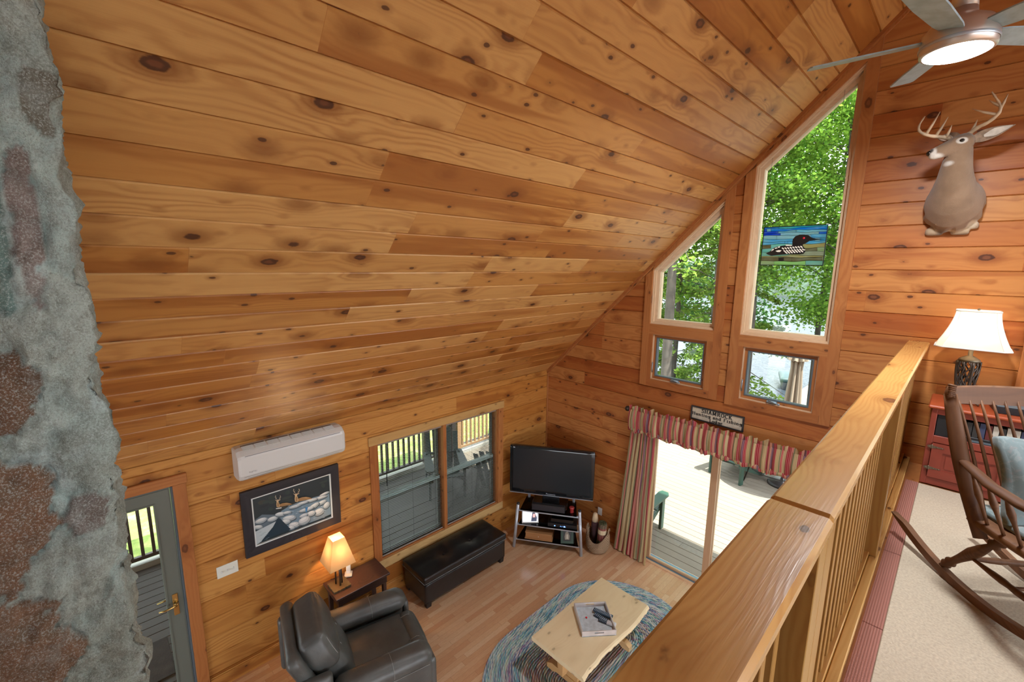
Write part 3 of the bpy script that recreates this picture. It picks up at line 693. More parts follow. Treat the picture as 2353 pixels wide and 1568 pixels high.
# ------------------------------------------------------------------ gable windows
def gable_window(name, poly, casing, slant_w, midz, low, mirror=False):
    fx = (lambda x: RW - x) if mirror else (lambda x: x)
    F = lambda p: [(fx(x), z) for x, z in p][::-1] if mirror else p
    r = S(name, (fx((poly[0][0] + poly[1][0]) / 2), GY, poly[0][1]))
    xl, xr, zb = poly[0][0], poly[1][0], poly[0][1]; zr, zl = poly[2][1], poly[3][1]; c = .092; t = .022
    mb = MB(); sl = (zr - zl) / (xr - xl)
    rl = lambda x: TOPW + SL * x - .066
    mb.prism(F([(xl - c, zb - c), (xl, zb - c + .0), (xl, zl), (xl - c, min(zl - sl * c + .10, rl(xl - c)))]), 1, GY - t, GY, 0, la=2)
    mb.prism(F([(xr, zb - c), (xr + c, zb - c), (xr + c, min(rl(xr + c), zr + c * sl + .13)), (xr, rl(xr))]), 1, GY - t, GY, 0, la=2)
    mb.prism(F([(xl + .001, zb - c), (xr - .001, zb - c), (xr - .001, zb), (xl + .001, zb)]), 1, GY - t - .002, GY, 0)
    mb.prism(F([(xl + .0, zl), (xr, zr), (xr, rl(xr)), (xl, rl(xl))]), 1, GY - t - .003, GY, 0)
    mb.prism(F([(xl, midz[0]), (xr, midz[0]), (xr, midz[1]), (xl, midz[1])]), 1, GY - t, GY + .1, 0)
    # side fillers of the lower sash
    mb.prism(F([(xl, zb), (low[0], zb), (low[0], midz[0]), (xl, midz[0])]), 1, GY - t, GY + .1, 0, la=2)
    mb.prism(F([(low[1], zb), (xr, zb), (xr, midz[0]), (low[1], midz[0])]), 1, GY - t, GY + .1, 0, la=2)
    mb.build('casing', 'casing', r)
    up = F([(xl, midz[1]), (xr, midz[1]), (xr, zr), (xl, zl)]); lo = F([(low[0], zb), (low[1], zb), (low[1], midz[0]), (low[0], midz[0])])
    mb = MB(); q = ring(mb, up, .012, 1, GY - .004, GY + .15); q2 = ring(mb, q, .012, 1, GY + .012, GY + .15); q3 = ring(mb, q2, .035, 1, GY + .055, GY + .15)
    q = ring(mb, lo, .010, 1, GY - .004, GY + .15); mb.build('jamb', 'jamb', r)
    mb = MB(); l2 = ring(mb, q, .032, 1, GY + .02, GY + .06); mb.build('sash', 'casing', r)
    mb = MB(); l3 = ring(mb, l2, .012, 1, GY + .015, GY + .07); mb.build('sash_gasket', 'gasket', r)
    mb = MB(); mb.prism(q3, 1, GY + .09, GY + .096); mb.build('upper_pane', 'glass', r)
    mb = MB(); mb.prism(l3, 1, GY + .05, GY + .056); mb.build('lower_pane', 'glass', r)
    mb = MB(); cx = (low[0] + low[1]) / 2 - .02; cx = fx(cx)
    mb.cushion((cx, GY + .0, zb + .030), (.05, .022, .012), .011, n=6); mb.tube([(cx - .03, GY - .01, zb + .04), (cx + .0, GY - .035, zb + .045), (cx + .07, GY - .04, zb + .028)], [.008, .008, .006], 8); mb.ball((cx + .075, GY - .04, zb + .028), .012, 6)
    mb.build('crank_handle', 'crank', r)
    mb = MB(); xx = fx(low[0] + .022); mb.tube([(xx, GY - .004, zb + .09), (xx, GY - .02, zb + .14), (xx, GY - .01, zb + .22)], .006, 6); mb.build('latch', 'crank', r)
gable_window('window_1', W1, None, .08, (3.135, 3.262), (1.728, 2.406))
gable_window('window_2', W2, None, .08, (3.125, 3.25), (2.795, 3.487))
gable_window('window_3', W2, None, .08, (3.125, 3.25), (2.795, 3.487), True)
gable_window('window_4', W1, None, .08, (3.135, 3.262), (1.728, 2.406), True)

# ------------------------------------------------------------------ side window with blinds
r = S('window_5', (0, 3.1, .52)); y0, y1, z0, z1 = WS
mb = MB(); c = .095; t = .022
mb.box((0, y0 - c, z0 - .0), (t, y0, z1), .003, la=2); mb.box((0, y1, z0), (t, y1 + c, z1), .003, la=2)
mb.build('side_casing', 'casing', r)
mb = MB(); mb.box((0, y0 - c - .01, z1), (t + .004, y1 + c + .01, z1 + .10), .003, la=1); mb.box((0, y0 - c, z0 - .11), (t + .002, y1 + c, z0), .003, la=1)
mb.build('head_and_apron', 'casingpale', r)
mb = MB(); mb.box((-.12, 3.085, z0), (.016, 3.135, z1), .003, la=2); mb.build('mullion', 'casing', r)
mb = MB(); ring(mb, [(y0, z0), (y1, z0), (y1, z1), (y0, z1)], .012, 0, -.15, .0); mb.build('jamb', 'casing', r)
for ya, yb in ((y0 + .012, 3.085), (3.135, y1 - .012)):
    mb = MB(); zm = 1.235
    q = ring(mb, [(ya, z0 + .012), (yb, z0 + .012), (yb, zm + .03), (ya, zm + .03)], .04, 0, -.10, -.075); q2 = ring(mb, [(ya, zm - .01), (yb, zm - .01), (yb, z1 - .012), (ya, z1 - .012)], .035, 0, -.13, -.105)
    mb.box((-.115, ya + .01, zm - .012), (-.066, yb - .01, zm + .034), .004, 1, la=1); sh = mb.build('sash', ['sash', 'sashpale'], r)
    mb = MB(); mb.prism(q, 0, -.09, -.086); mb.prism(q2, 0, -.12, -.116); mb.build('pane', 'glass', sh)
for i, (ya, yb) in enumerate(((y0 + .018, 3.078), (3.142, y1 - .018))):
    b = E('window_blind', ('brown slatted blind in the left half of the side window' if i == 0 else 'brown slatted blind in the right half of the side window, nearer the television'), 'window blind', (-.03, (ya + yb) / 2, z0), 'slatted blinds in the side window')
    mb = MB(); mb.box((-.05, ya, z1 - .035), (-.012, yb, z1 - .002), .003, la=1); mb.build('head_rail', 'slatrail', b)
    mb = MB(); n = 68; zt = z1 - .045; zbm = z0 + .03
    for k2 in range(n):
        z = zbm + (zt - zbm) * k2 / (n - 1) ; dx = .0122; dz = .0040
        mb.add([(-.031 - dx, ya, z - dz), (-.031, ya, z + .0012), (-.031 + dx, ya, z + dz), (-.031 - dx, yb, z - dz), (-.031, yb, z + .0012), (-.031 + dx, yb, z + dz)], [(0, 1, 4, 3), (1, 2, 5, 4)], la=1)
    mb.build('slats', 'slat', b)
    mb = MB(); mb.box((-.045, ya, z0 + .014), (-.017, yb, z0 + .026), .003, la=1); mb.build('bottom_rail', 'slatrail', b)
    mb = MB()
    for f in (.12, .5, .88): yy = ya + (yb - ya) * f; mb.tube([(-.018, yy, z0 + .02), (-.018, yy, z1 - .03)], .0012, 4)
    mb.build('ladder_cords', 'cord', b)
    mb = MB(); yy = ya + .09; mb.tube([(-.006, yy, z1 - .03), (-.004, yy, z1 - .55)], .004, 6); mb.build('tilt_wand', 'cord', b)

# ------------------------------------------------------------------ side door
r = S('door_1', (0, -.13, FZ))
mb = MB(); mb.box((0, .36, FZ), (.024, .452, 2.13), .003, la=2); mb.box((0, -.71, FZ), (.024, -.62, 2.13), .003, la=2); mb.box((0, -.72, 2.13), (.03, .462, 2.215), .003, la=1); mb.build('casing', 'casing', r)
mb = MB(); mb.box((-.15, .345, FZ), (0, .36, 2.13)); mb.box((-.15, -.62, FZ), (0, -.605, 2.13)); mb.box((-.15, -.62, 2.115), (0, .36, 2.13)); mb.build('jamb', 'gasket', r)
mb = MB(); dq = ring(mb, [(-.60, FZ + .01), (.34, FZ + .01), (.34, 2.11), (-.60, 2.11)], .008, 0, -.055, -.012); dq = ring(mb, dq, .095, 0, -.058, -.008); ring(mb, dq, .012, 0, -.064, -.002); slab = mb.build('slab', 'sash', r)
mb = MB(); mb.prism(dq, 0, -.036, -.032); mb.build('pane', 'glass', r)
mb = MB(); hy, hz = .285, 1.05; mb.box((-.008, hy - .02, hz - .10), (.004, hy + .02, hz + .10), .003); mb.lathe([(.018, 0), (.012, .02), (.009, .05)], 12, Mx=LM((.003, hy, hz + .02)) @ Matrix.Rotation(PI / 2, 4, 'Y'))
mb.tube([(.05, hy, hz + .02), (.055, hy - .03, hz + .02), (.05, hy - .08, hz + .012), (.045, hy - .12, hz + .018)], [.010, .010, .008, .006], 8)
mb.tube([(-.085, hy, hz + .02), (-.085, hy - .05, hz + .02), (-.085, hy - .12, hz + .015)], [.010, .009, .006], 8); mb.lathe([(.02, 0), (.01, .03)], 12, Mx=LM((-.055, hy, hz + .02)) @ Matrix.Rotation(-PI / 2, 4, 'Y'))
mb.build('lever_handle', 'brass', r)
# ------------------------------------------------------------------ sliding door
r = S('door_2', (2.6, GY, FZ)); x0, x1, z0, z1 = SLD
mb = MB(); mb.box((x0 - .085, GY - .022, FZ), (x0, GY, z1), .003, la=2); mb.box((x1, GY - .022, FZ), (x1 + .085, GY, z1), .003, la=2); mb.box((x0 - .095, GY - .026, z1), (x1 + .095, GY, z1 + .085), .003); mb.build('casing', 'casing', r)
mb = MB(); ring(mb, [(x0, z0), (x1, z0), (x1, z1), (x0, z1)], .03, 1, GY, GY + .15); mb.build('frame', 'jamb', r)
mb = MB(); mb.box((x0 + .03, GY + .005, FZ), (x1 - .03, GY + .14, FZ + .035), .004); mb.box((x0 + .03, GY + .04, FZ + .035), (x1 - .03, GY + .05, FZ + .05)); mb.build('track', 'alum', r)
for xa, xb, ya in ((x0 + .03, 2.64, GY + .03), (2.555, x1 - .03, GY + .085)):
    mb = MB(); q = ring(mb, [(xa, FZ - .02), (xb, FZ - .02), (xb, z1 - .03), (xa, z1 - .03)], .085 if ya > GY + .05 else .075, 1, ya, ya + .04); p = mb.build('panel_frame', 'slidewood', r)
    mb = MB(); mb.prism(q, 1, ya + .017, ya + .022); mb.build('pane', 'glass', p)

# ------------------------------------------------------------------ loft: slab, railing
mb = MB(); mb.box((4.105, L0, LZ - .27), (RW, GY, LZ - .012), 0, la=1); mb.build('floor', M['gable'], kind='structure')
mb = MB(); mb.box((4.10, L0, LZ - .012), (RW, GY - .001, LZ - .001), 0, la=1); mb.build('floor', 'casing', kind='structure')
rl = E('loft_railing', 'pine loft railing with wide flat cap, square posts and slim balusters', 'railing', (4.17, 2.2, LZ))
mb = MB(); mb.box((4.103, 1.272, 3.326), (4.245, GY - .002, 3.364), .009, la=1); mb.build('cap_rail', 'rail', rl)
mb = MB(); mb.box((4.10, -1.6, 3.324), (4.247, 1.268, 3.362), .009, la=1); mb.build('cap_rail', 'rail', rl)
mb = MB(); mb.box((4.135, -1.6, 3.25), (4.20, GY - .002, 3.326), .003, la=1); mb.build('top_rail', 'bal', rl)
mb = MB(); mb.box((4.13, -1.6, LZ - .0), (4.205, GY - .002, 2.355), .003, la=1); mb.build('bottom_rail', 'rail', rl)
mb = MB(); mb.box((4.206, -1.6, LZ + .0), (4.247, GY - .002, 2.333), .004, la=1); mb.build('bottom_ledge', 'rail', rl)
for ya, yb in ((1.20, 1.375), (3.10, 3.185), (-.75, -.66)):
    mb = MB()
    if yb - ya > .1: mb.box((4.112, ya, 2.3), (4.238, (ya + yb) / 2 - .001, 3.324), .002, la=2); mb.box((4.112, (ya + yb) / 2 + .001, 2.3), (4.238, yb, 3.324), .002, la=2)
    else: mb.box((4.112, ya, 2.335), (4.238, yb, 3.325), .003, la=2)
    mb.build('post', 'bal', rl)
bal0 = None
ys = [1.45 + .108 * i for i in range(15)] + [3.255 + .108 * i for i in range(17)] + [1.12 - .108 * i for i in range(16)]
for y in ys:
    if bal0 is None:
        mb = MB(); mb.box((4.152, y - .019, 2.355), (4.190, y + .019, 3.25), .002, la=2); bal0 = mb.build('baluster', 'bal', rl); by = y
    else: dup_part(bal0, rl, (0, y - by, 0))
# carpet
mb = MB(); mb.box((4.335, -3.0, LZ), (7.6, 4.60, LZ + .009), .003); tag(mb.build('area_rug', 'carpet'), 'large beige loop carpet covering the loft floor beside the railing', 'carpet')
mb = MB(); yy = [-3.0, -.4, 2.52, 3.30, 4.61]
for a, b in zip(yy, yy[1:]): mb.box((4.256, a + .002, LZ), (4.334, b - .002, LZ + .010), .003)
tag(mb.build('rug_border', 'carpetred'), 'narrow dusty red ribbed carpet strip between beige carpet and railing', 'carpet edging')

# ------------------------------------------------------------------ chimney
def chimney():
    XF = 3.0; kx = (4.4 - XF) / 1.2     # measured stones were taken on x = 3.2
    ST = [(-.135, 3.735, .058, .085, (.26, .125, .06), .016), (-.185, 3.485, .100, .125, (.32, .155, .075), .022), (-.19, 3.19, .100, .125, (.36, .20, .11), .022),
          (-.045, 3.452, .030, .055, (.30, .245, .21), .024), (-.057, 4.03, .022, .135, (.42, .33, .29), .010), (-.105, 4.00, .022, .12, (.22, .36, .32), .010), (-.018, 4.25, .02, .06, (.26, .25, .19), .010), (-.15, 4.30, .05, .07, (.34, .38, .36), .010)]
    def disp(y, z, corner):
        yy = y * 1.0; p = Vector((y * 9, z * 7, 3.1 if corner else 0.))
        d = .026 * noise.noise(p) + .018 * noise.noise(p * 2.7) + .011 * noise.noise(p * 6.1) + .006 * noise.noise(p * 14)
        dd, pp = noise.voronoi(Vector((y * 7, z * 5.5, 1.7))); d += .05 * min(.35, dd[1] - dd[0]) - .01
        col = (.36, .43, .385); h = random.Random(int(pp[0][1] * 991) * 7 + int(pp[0][0] * 577)).random()
        col = [(.62, .77, .70), (.70, .83, .77), (.54, .64, .56), (.62, .71, .62)][int(h * 4)]
        if not corner:
            for (sy, sz, ry, rz, c, amp) in ST:
                sy2 = sy * kx; sz2 = CAMZ + (sz - CAMZ) * kx; e = abs((y - sy2) / (ry * kx)) ** 2.6 + abs((z - sz2) / (rz * kx)) ** 2.6 + .9 * noise.noise(Vector((y * 11, z * 11, 9))) + .5 * noise.noise(Vector((y * 31, z * 31, 4)))
                if e < 1: d = d * .7 + amp * (1 - e ** 4) * .8 - .004; col = c
                elif e < 1.10: d -= .010
        return d, col
    ny, nz = 90, 300; ylo, yhi, zlo, zhi = -1.3, 0., 2.2, 5.2
    mb = MB(); vs = []; cols = []
    us = [-1.3, -1.0, -.7, -.5, -.42] + [-.40 + .40 * i / 64 for i in range(65)]
    cs = [.0 + 1.0 * (i / 26) ** 1.6 for i in range(1, 27)]    # along the far face towards -x
    cols_n = len(us) + len(cs)
    zs = [FZ + (2.3 - FZ) * i / 30 for i in range(30)] + [2.3 + 2.95 * i / 330 for i in range(331)]
    fs = []
    for z in zs:
        for y in us:
            d, c = disp(y, z, False); f = max(0., 1 + y / .05) if y > -.05 else 0
            d2, c2 = disp(.0 + 2.2, z, True)
            vs.append((XF + d * (1 - .4 * f) - .02 * f * f, y + f * (d2 + .004) , z)); cols.append(c)
        for q in cs:
            d2, c = disp(2.2 + q, z, True); vs.append((XF - q - .02, d2 + .0, z)); cols.append(c)
    for j in range(len(zs) - 1):
        for i in range(cols_n - 1): a = j * cols_n + i; fs.append((a, a + 1, a + cols_n + 1, a + cols_n))
    me = bpy.data.meshes.new('stone_chimney'); me.from_pydata(vs, [], fs); ca = me.color_attributes.new('pr', 'FLOAT_COLOR', 'POINT')
    ca.data.foreach_set('color', [t for c in cols for t in (c[0], c[1], c[2], 1.)]); me.polygons.foreach_set('use_smooth', [True] * len(fs)); me.materials.append(M['stone'])
    root = E('stone_chimney', 'rough pale green and brown fieldstone chimney rising beside the loft', 'chimney', (2.5, -.6, FZ))
    o = bpy.data.objects.new('stone_face', me); COL.objects.link(o); o.parent = root; o.matrix_local = WM[root.name].inverted()
    mb = MB(); mb.box((2.02, -1.29, FZ), (2.93, -.05, 4.30), 0); mb.build('flue_core', plain('chimney_core', (.3, .3, .27), .9), root)
chimney()
# ------------------------------------------------------------------ lower room furniture
def homog(quad):      # photo quad (TL, TR, BR, BL) -> unit square (u right, v down)
    A = []; B = []
    for (x, y), (u, v) in zip(quad, ((0, 0), (1, 0), (1, 1), (0, 1))):
        A.append([x, y, 1, 0, 0, 0, -u * x, -u * y]); B.append(u); A.append([0, 0, 0, x, y, 1, -v * x, -v * y]); B.append(v)
    h = np.linalg.solve(np.array(A, float), np.array(B, float))
    return lambda x, y: ((h[0] * x + h[1] * y + h[2]) / (h[6] * x + h[7] * y + 1), (h[3] * x + h[4] * y + h[5]) / (h[6] * x + h[7] * y + 1))

# braided rug
rx, ry, hs, rr = 2.25, 3.33, .42, .83
mb = MB(); nr = 35; wd = rr / nr; NA = 40
def outl(r):
    pts = []
    for i in range(NA + 1): a = PI * i / NA; pts.append((rx + r * math.cos(a), ry + hs + r * math.sin(a), r * a))
    for i in range(NA + 1): a = PI + PI * i / NA; pts.append((rx + r * math.cos(a), ry - hs + r * math.sin(a), r * a + 2 * hs))
    pts.append((rx + r, ry + hs, 2 * PI * r + 4 * hs)); return pts
prof = []
for i in range(nr): prof += [(max(.0001, i * wd), .006), ((i + .25) * wd, .011), ((i + .5) * wd, .0125), ((i + .75) * wd, .011)]
prof += [(rr, .004), (rr, 0.)]
vs = []; fs = []; uv = []; cols = [outl(r) for r, _ in prof]; n = len(cols[0])
for (r, z), c in zip(prof, cols): vs += [(p[0], p[1], FZ + z) for p in c]
for i in range(len(prof) - 1):
    for j in range(n - 1): fs.append((i * n + j, (i + 1) * n + j, (i + 1) * n + j + 1, i * n + j + 1)); uv.append([(cols[i][j][2], prof[i][0] + .0001), (cols[i + 1][j][2], prof[i + 1][0] - .0001), (cols[i + 1][j + 1][2], prof[i + 1][0] - .0001), (cols[i][j + 1][2], prof[i][0] + .0001)])
mb.add(vs, fs, 0, None, uv, smooth=True)
tag(mb.build('braided_rug', 'rug'), 'oval braided rug in blue, grey and plum rings under the pale coffee table', 'rug')

# coffee table
ct = E('coffee_table', 'pale pine live-edge coffee table on trestle legs over the braided rug', 'coffee table', (2.22, 3.3, FZ))
mb = MB(); zt = .465; th = .045; N = 60
def edge(y, sd):
    b = .012 * math.sin(y * 7 + sd) + .008 * noise.noise(Vector((y * 9, sd * 5, 0))); return b
L = []; R = []
for i in range(N + 1):
    y = 2.725 + 1.165 * i / N; L.append((1.925 + .004 * math.sin(y * 3), y)); R.append((2.52 + edge(y, 2), y))
vs = []; fs = []; uv = []
for i in range(N + 1):
    (xl, y), (xr, _) = L[i], R[i]; q = .012 * noise.noise(Vector((y * 25, 3, 0)))
    pr_ = [(xl, zt - th), (xl, zt - .004), (xl + .004, zt), (xr - .012, zt), (xr + .004, zt - .008), (xr + .014 + q, zt - .025), (xr + .006 + q, zt - th)]
    vs += [(p[0], y, p[1]) for p in pr_]
m = 7
for i in range(N):
    for k2 in range(m):
        a, b = k2, (k2 + 1) % m; fs.append((i * m + a, i * m + b, (i + 1) * m + b, (i + 1) * m + a))
fs.append(list(range(m))[::-1]); fs.append([N * m + a for a in range(m)])
mb.add(vs, fs, 0, None, None, 1); mb.build('tabletop', 'tablepine', ct, recalc=True)
for y in (2.93, 3.66):
    mb = MB(); mb.prism([(2.11, .10), (2.34, .10), (2.37, zt - th), (2.08, zt - th)], 1, y - .022, y + .022, 0, la=2)
    ft = [(1.98, FZ + .013), (2.06, FZ + .013), (2.10, FZ + .035), (2.34, FZ + .035), (2.38, FZ + .013), (2.46, FZ + .013), (2.46, .09), (2.40, .125), (2.04, .125), (1.98, .09)]
    mb.prism(ft, 1, y - .03, y + .03, 0, la=0); mb.prism([(2.0, zt - th - .05), (2.44, zt - th - .05), (2.47, zt - th), (1.97, zt - th)], 1, y - .03, y + .03, 0, la=0)
    mb.build('trestle_leg', 'trestle', ct)
mb = MB(); mb.box((2.195, 2.80, .20), (2.255, 3.79, .32), .003, la=1); mb.build('stretcher', 'trestle', ct)
for y in (2.875, 3.70): mb = MB(); mb.box((2.215, y - .01, .16), (2.235, y + .02, .37), .003); mb.build('wedge', 'trestle', ct)

# tray with remotes
ta = math.atan2(3.565 - 3.306, 2.202 - 1.987)
tc_ = (2.235, 3.31); tr = E('serving_tray', 'whitewashed wooden tray with cut-out handles on the coffee table', 'tray', (tc_[0], tc_[1], zt), rz=ta)
T_ = WM[tr.name]; hw, hl, hh = .168, .185, .058   # half length along x' (short edges carry handles)
mb = MB(); mb.box((-hw, -hl, 0.001), (hw, hl, .010), .001, Mx=T_); mb.build('tray_bottom', 'trayin', tr)
mb = MB()
for sx in (-1, 1): mb.box((sx * hw, -hl, .001), (sx * (hw - .010), hl, hh), .002, Mx=T_)
mb.build('tray_wall', 'traywood', tr)
for sy in (-1, 1):
    mb = MB(); ya, yb = sorted((sy * hl, sy * (hl - .010))); a = hw - .010
    mb.box((-a, ya, .001), (a, yb, .030), .001, Mx=T_); mb.box((-a, ya, .046), (a, yb, hh), .001, Mx=T_); mb.box((-a, ya, .030), (-.045, yb, .046), 0, Mx=T_); mb.box((.045, ya, .030), (a, yb, .046), 0, Mx=T_)
    mb.build('handle_wall', 'traywood', tr)
def remote(name, label, c, ang, L, W, z, bodym, rows, cols, round_=.006, split=False):
    e = E(name, label, 'remote control', (c[0], c[1], z), 'remote controls in the tray', ang); Q = WM[e.name]
    mb = MB(); mb.cushion((0, 0, .010), (L / 2, W / 2, .009), round_, (0, 0, .002), 6, Mx=Q)
    if split: mb.cushion((L * .25, 0, .012), (L * .27, W / 2 + .003, .012), .011, (0, 0, .003), 6, 1, Mx=Q)
    mb.build('body', [bodym, 'remotew'], e)
    mb = MB()
    for i in range(rows):
        for j in range(cols):
            x = -L * .42 + (L * (.45 if split else .84)) * i / max(1, rows - 1); y = -W * .32 + W * .64 * j / max(1, cols - 1)
            mb.cushion((x, y, .0205), (.0036, .0032, .0015), .0014, n=2, Mx=Q)
    b = mb.build('buttons', 'button', e); b['kind'] = 'stuff'
    return e
remote('remote_control', 'long dark remote control lying topmost across the tray', (2.262, 3.42), ta - .62, .20, .048, zt + .030, 'remote', 13, 4)
remote('remote_control', 'dark remote control half hidden under the long one in the tray', (2.275, 3.375), ta - .75, .16, .042, zt + .011, 'remote', 9, 4)
remote('remote_control', 'two-tone remote with silver rounded end, lowest in the tray', (2.345, 3.37), ta - .55, .17, .05, zt + .011, 'remote', 6, 3, .009, True)
mb = MB(); mb.cushion((2.165, 3.275, zt + .017), (.010, .007, .006), .005, n=4); tag(mb.build('wrapped_candy', 'candy'), 'tiny red wrapped candy lying in the tray', 'candy')

# bench ottoman
ot = E('storage_bench', 'black leather storage bench with button tufted lid under the side window', 'bench', (.31, 3.06, FZ))
mb = MB(); mb.cushion((.30, 3.065, .215), (.235, .625, .125), .015, (.004, .004, 0), 12); mb.build('box', 'leatherd', ot)
def tuft(o, q):
    z = o.z
    if q[2] > .5:
        for ty in (-.33, .33):
            d = math.hypot((o.x) / .10, (o.y - ty * .62 * 1.0) / .10); z -= .022 * math.exp(-d * d)
            z -= .006 * math.exp(-((o.y - ty * .62) / .012) ** 2) * (1 - q[2] * 0)
        z -= .005 * math.exp(-(o.x / .010) ** 2)
    return (o.x, o.y, z)
mb = MB(); mb.cushion((.305, 3.06, .395), (.245, .64, .045), .02, (0, 0, .012), 44, fn=tuft); mb.build('lid', 'leatherd', ot)
mb = MB(); mb.tube([(.553, 2.43, .372), (.553, 3.69, .372)], .003, 6); mb.tube([(.062, 2.418, .372), (.55, 2.418, .372)], .003, 6); mb.build('piping', 'stitch', ot)
for ty in (-.205, .205): mb = MB(); mb.ball((.305, 3.06 + ty, .432), (.012, .012, .006), 8); mb.build('button', 'leatherd', ot)
for x in (.10, .50):
    for y in (2.49, 3.64):
        mb = MB(); mb.prism([(x - .035, .10), (x + .035, .10), (x + .025, FZ + .0), (x - .025, FZ + .0)], 1, y - .03, y + .03); mb.build('foot', 'black', ot)

# end table, lamp, phone
et = E('end_table', 'small dark brown wooden end table between recliner and wall', 'side table', (.185, 1.8, FZ))
mb = MB(); mb.box((.02, 1.50, .575), (.365, 2.10, .60), .004, la=1); mb.build('tabletop', 'darkwood', et)
mb = MB(); mb.box((.04, 1.53, .49), (.345, 2.07, .574), .002, la=1); mb.build('apron', 'darkwood', et)
mb = MB(); mb.box((.04, 1.53, .15), (.345, 2.07, .17), .003, la=1); mb.build('shelf', 'darkwood', et)
for x in (.045, .30):
    for y in (1.535, 2.025): mb = MB(); mb.box((x, y, FZ), (x + .04, y + .04, .49), .003, la=2); mb.build('leg', 'darkwood', et)
lp = E('table_lamp', 'lit rustic table lamp with tan pyramid shade on the end table', 'table lamp', (.18, 1.61, .60)); lx, ly = .18, 1.61
mb = MB(); pts = []
for i in range(40):
    a = 2 * PI * i / 40; r = .092 * (1 / max(abs(math.cos(a)), abs(math.sin(a)))) ** .95 + .004 * math.sin(i * 2.5); pts.append((lx + r * math.cos(a), ly + r * math.sin(a)))
mb.prism(pts, 2, .601, .622); mb.build('base', 'stonewood', lp)
mb = MB()
for dx, dy in ((-.03, -.022), (.03, .0), (-.005, .032)): mb.tube([(lx + dx, ly + dy, .62), (lx + dx * .9, ly + dy * .9, .88)], .0085, 10)
mb.tube([(lx, ly, .86), (lx, ly, .93)], .016, 10); mb.build('rod', 'bronze', lp)
def pyr(z0_, h0, z1_, h1, th):
    mb = MB()
    for k2 in range(4):
        a0 = PI / 4 + k2 * PI / 2; a1 = a0 + PI / 2; q = 1.41421
        P_ = lambda a, h, z: (lx + h * q * math.cos(a), ly + h * q * math.sin(a), z)
        mb.add([P_(a0, h0, z0_), P_(a1, h0, z0_), P_(a1, h1, z1_), P_(a0, h1, z1_)], [(0, 1, 2, 3)])
    return mb
pyr(.885, .135, 1.17, .062, .002).build('lamp_shade', 'shadetan', lp)
mb = MB(); mb.ball((lx, ly, .985), .028, 8); mb.build('bulb', 'bulbwarm', lp)
def lamp_light(name, loc, e, r=.03, col=(1, .70, .38)):
    l = bpy.data.lights.new(name, 'POINT'); l.energy = e; l.color = col; l.shadow_soft_size = r; o = bpy.data.objects.new(name, l); COL.objects.link(o); o.location = loc; return o
lamp_light('lamp_glow', (lx, ly, 1.03), 3.6)
mb = MB(); mb.tube([(.10, 1.60, .612), (.07, 1.63, .606), (.045, 1.61, .606), (.028, 1.58, .606)], .003, 6); mb.build('power_cord', 'cord', lp)
ph = E('cordless_phone', 'white cordless telephone upright in its charger on the end table', 'telephone', (.09, 1.75, .60), rz=-.5); Q = WM[ph.name]
mb = MB(); mb.cushion((0, 0, .013), (.045, .040, .012), .010, n=6, Mx=Q); mb.build('charger_base', 'white', ph)
Qh = Q @ LM((-.005, 0, .015), 0, 0, -.22)
mb = MB(); mb.cushion((0, 0, .085), (.011, .024, .085), .009, n=8, Mx=Qh); hs_ = mb.build('handset', 'white', ph)
mb = MB(); mb.box((.0105, -.016, .115), (.0125, .016, .15), .001, Mx=Qh); mb.build('display', 'gasket', hs_)
mb = MB()
for i in range(5):
    for j in range(3): mb.box((.0108, -.014 + j * .011, .035 + i * .014), (.0128, -.006 + j * .011, .043 + i * .014), .001, Mx=Qh)
mb.build('keypad', 'button', hs_)

# recliner
rc = E('recliner', 'dark grey leather recliner armchair in front of the end table', 'armchair', (.985, 1.50, FZ), rz=-math.radians(13)); Q = WM[rc.name]
BT = math.radians(24)
for sx in (-1, 1):
    mb = MB()
    def armf(o, q): return (o.x, o.y, o.z - (.05 * max(0, -q[1]) if q[2] > 0 else 0))
    mb.cushion((sx * .395, .06, .28), (.075, .42, .255), .03, (.010, .004, 0), 12, Mx=Q); mb.build('side_panel', 'leather', rc)
    mb = MB(); mb.cushion((sx * .375, .08, .53), (.115, .40, .085), .082, (0, .012, .014), 14, Mx=Q); arm = mb.build('armrest', 'leather', rc)
    mb = MB(); R_ = .0022
    for yy in (.05,):
        pts = [(sx * .375 + .119 * math.cos(a), .08 + yy, .535 + .097 * math.sin(a)) for a in [PI * (-.1 + 1.2 * i / 14) for i in range(15)]]; mb.tube([Q @ Vector(p) for p in pts], R_, 5)
    mb.tube([Q @ Vector(p) for p in [(sx * .475, -.30, .46), (sx * .487, .0, .485), (sx * .485, .44, .49)]], R_, 5)
    mb.build('stitching', 'stitch', arm)
    mb = MB(); mb.cushion((sx * .385, .482, .27), (.085, .028, .24), .022, (0, .010, 0), 10, Mx=Q); mb.build('arm_front', 'leather', rc)
    mb = MB(); mb.cushion((sx * .40, -.50, .50), (.045, .17, .26), .035, (.01, .0, 0), 10, Mx=Q @ LM((0, 0, 0)) @ Matrix.Shear('XY', 4, (0, 0)) ); mb.build('wing', 'leather', rc)
mb = MB(); mb.cushion((0, .10, .40), (.262, .32, .075), .05, (0, .0, .026), 14, Mx=Q, fn=lambda o, q: (o.x, o.y, o.z + (.004 * math.sin(o.x * 60 + 4 * math.sin(o.y * 9)) * (1 - abs(q[0])) if q[2] > 0 else 0))); mb.build('seat_cushion', 'leather', rc)
mb = MB(); mb.cushion((0, .44, .36), (.262, .085, .125), .07, (0, .02, .012), 14, Mx=Q @ LM((0, 0, 0))); fr_ = mb.build('footrest', 'leather', rc)
mb = MB(); pts = [(-.25 + .5 * i / 10, .405, .497) for i in range(11)]
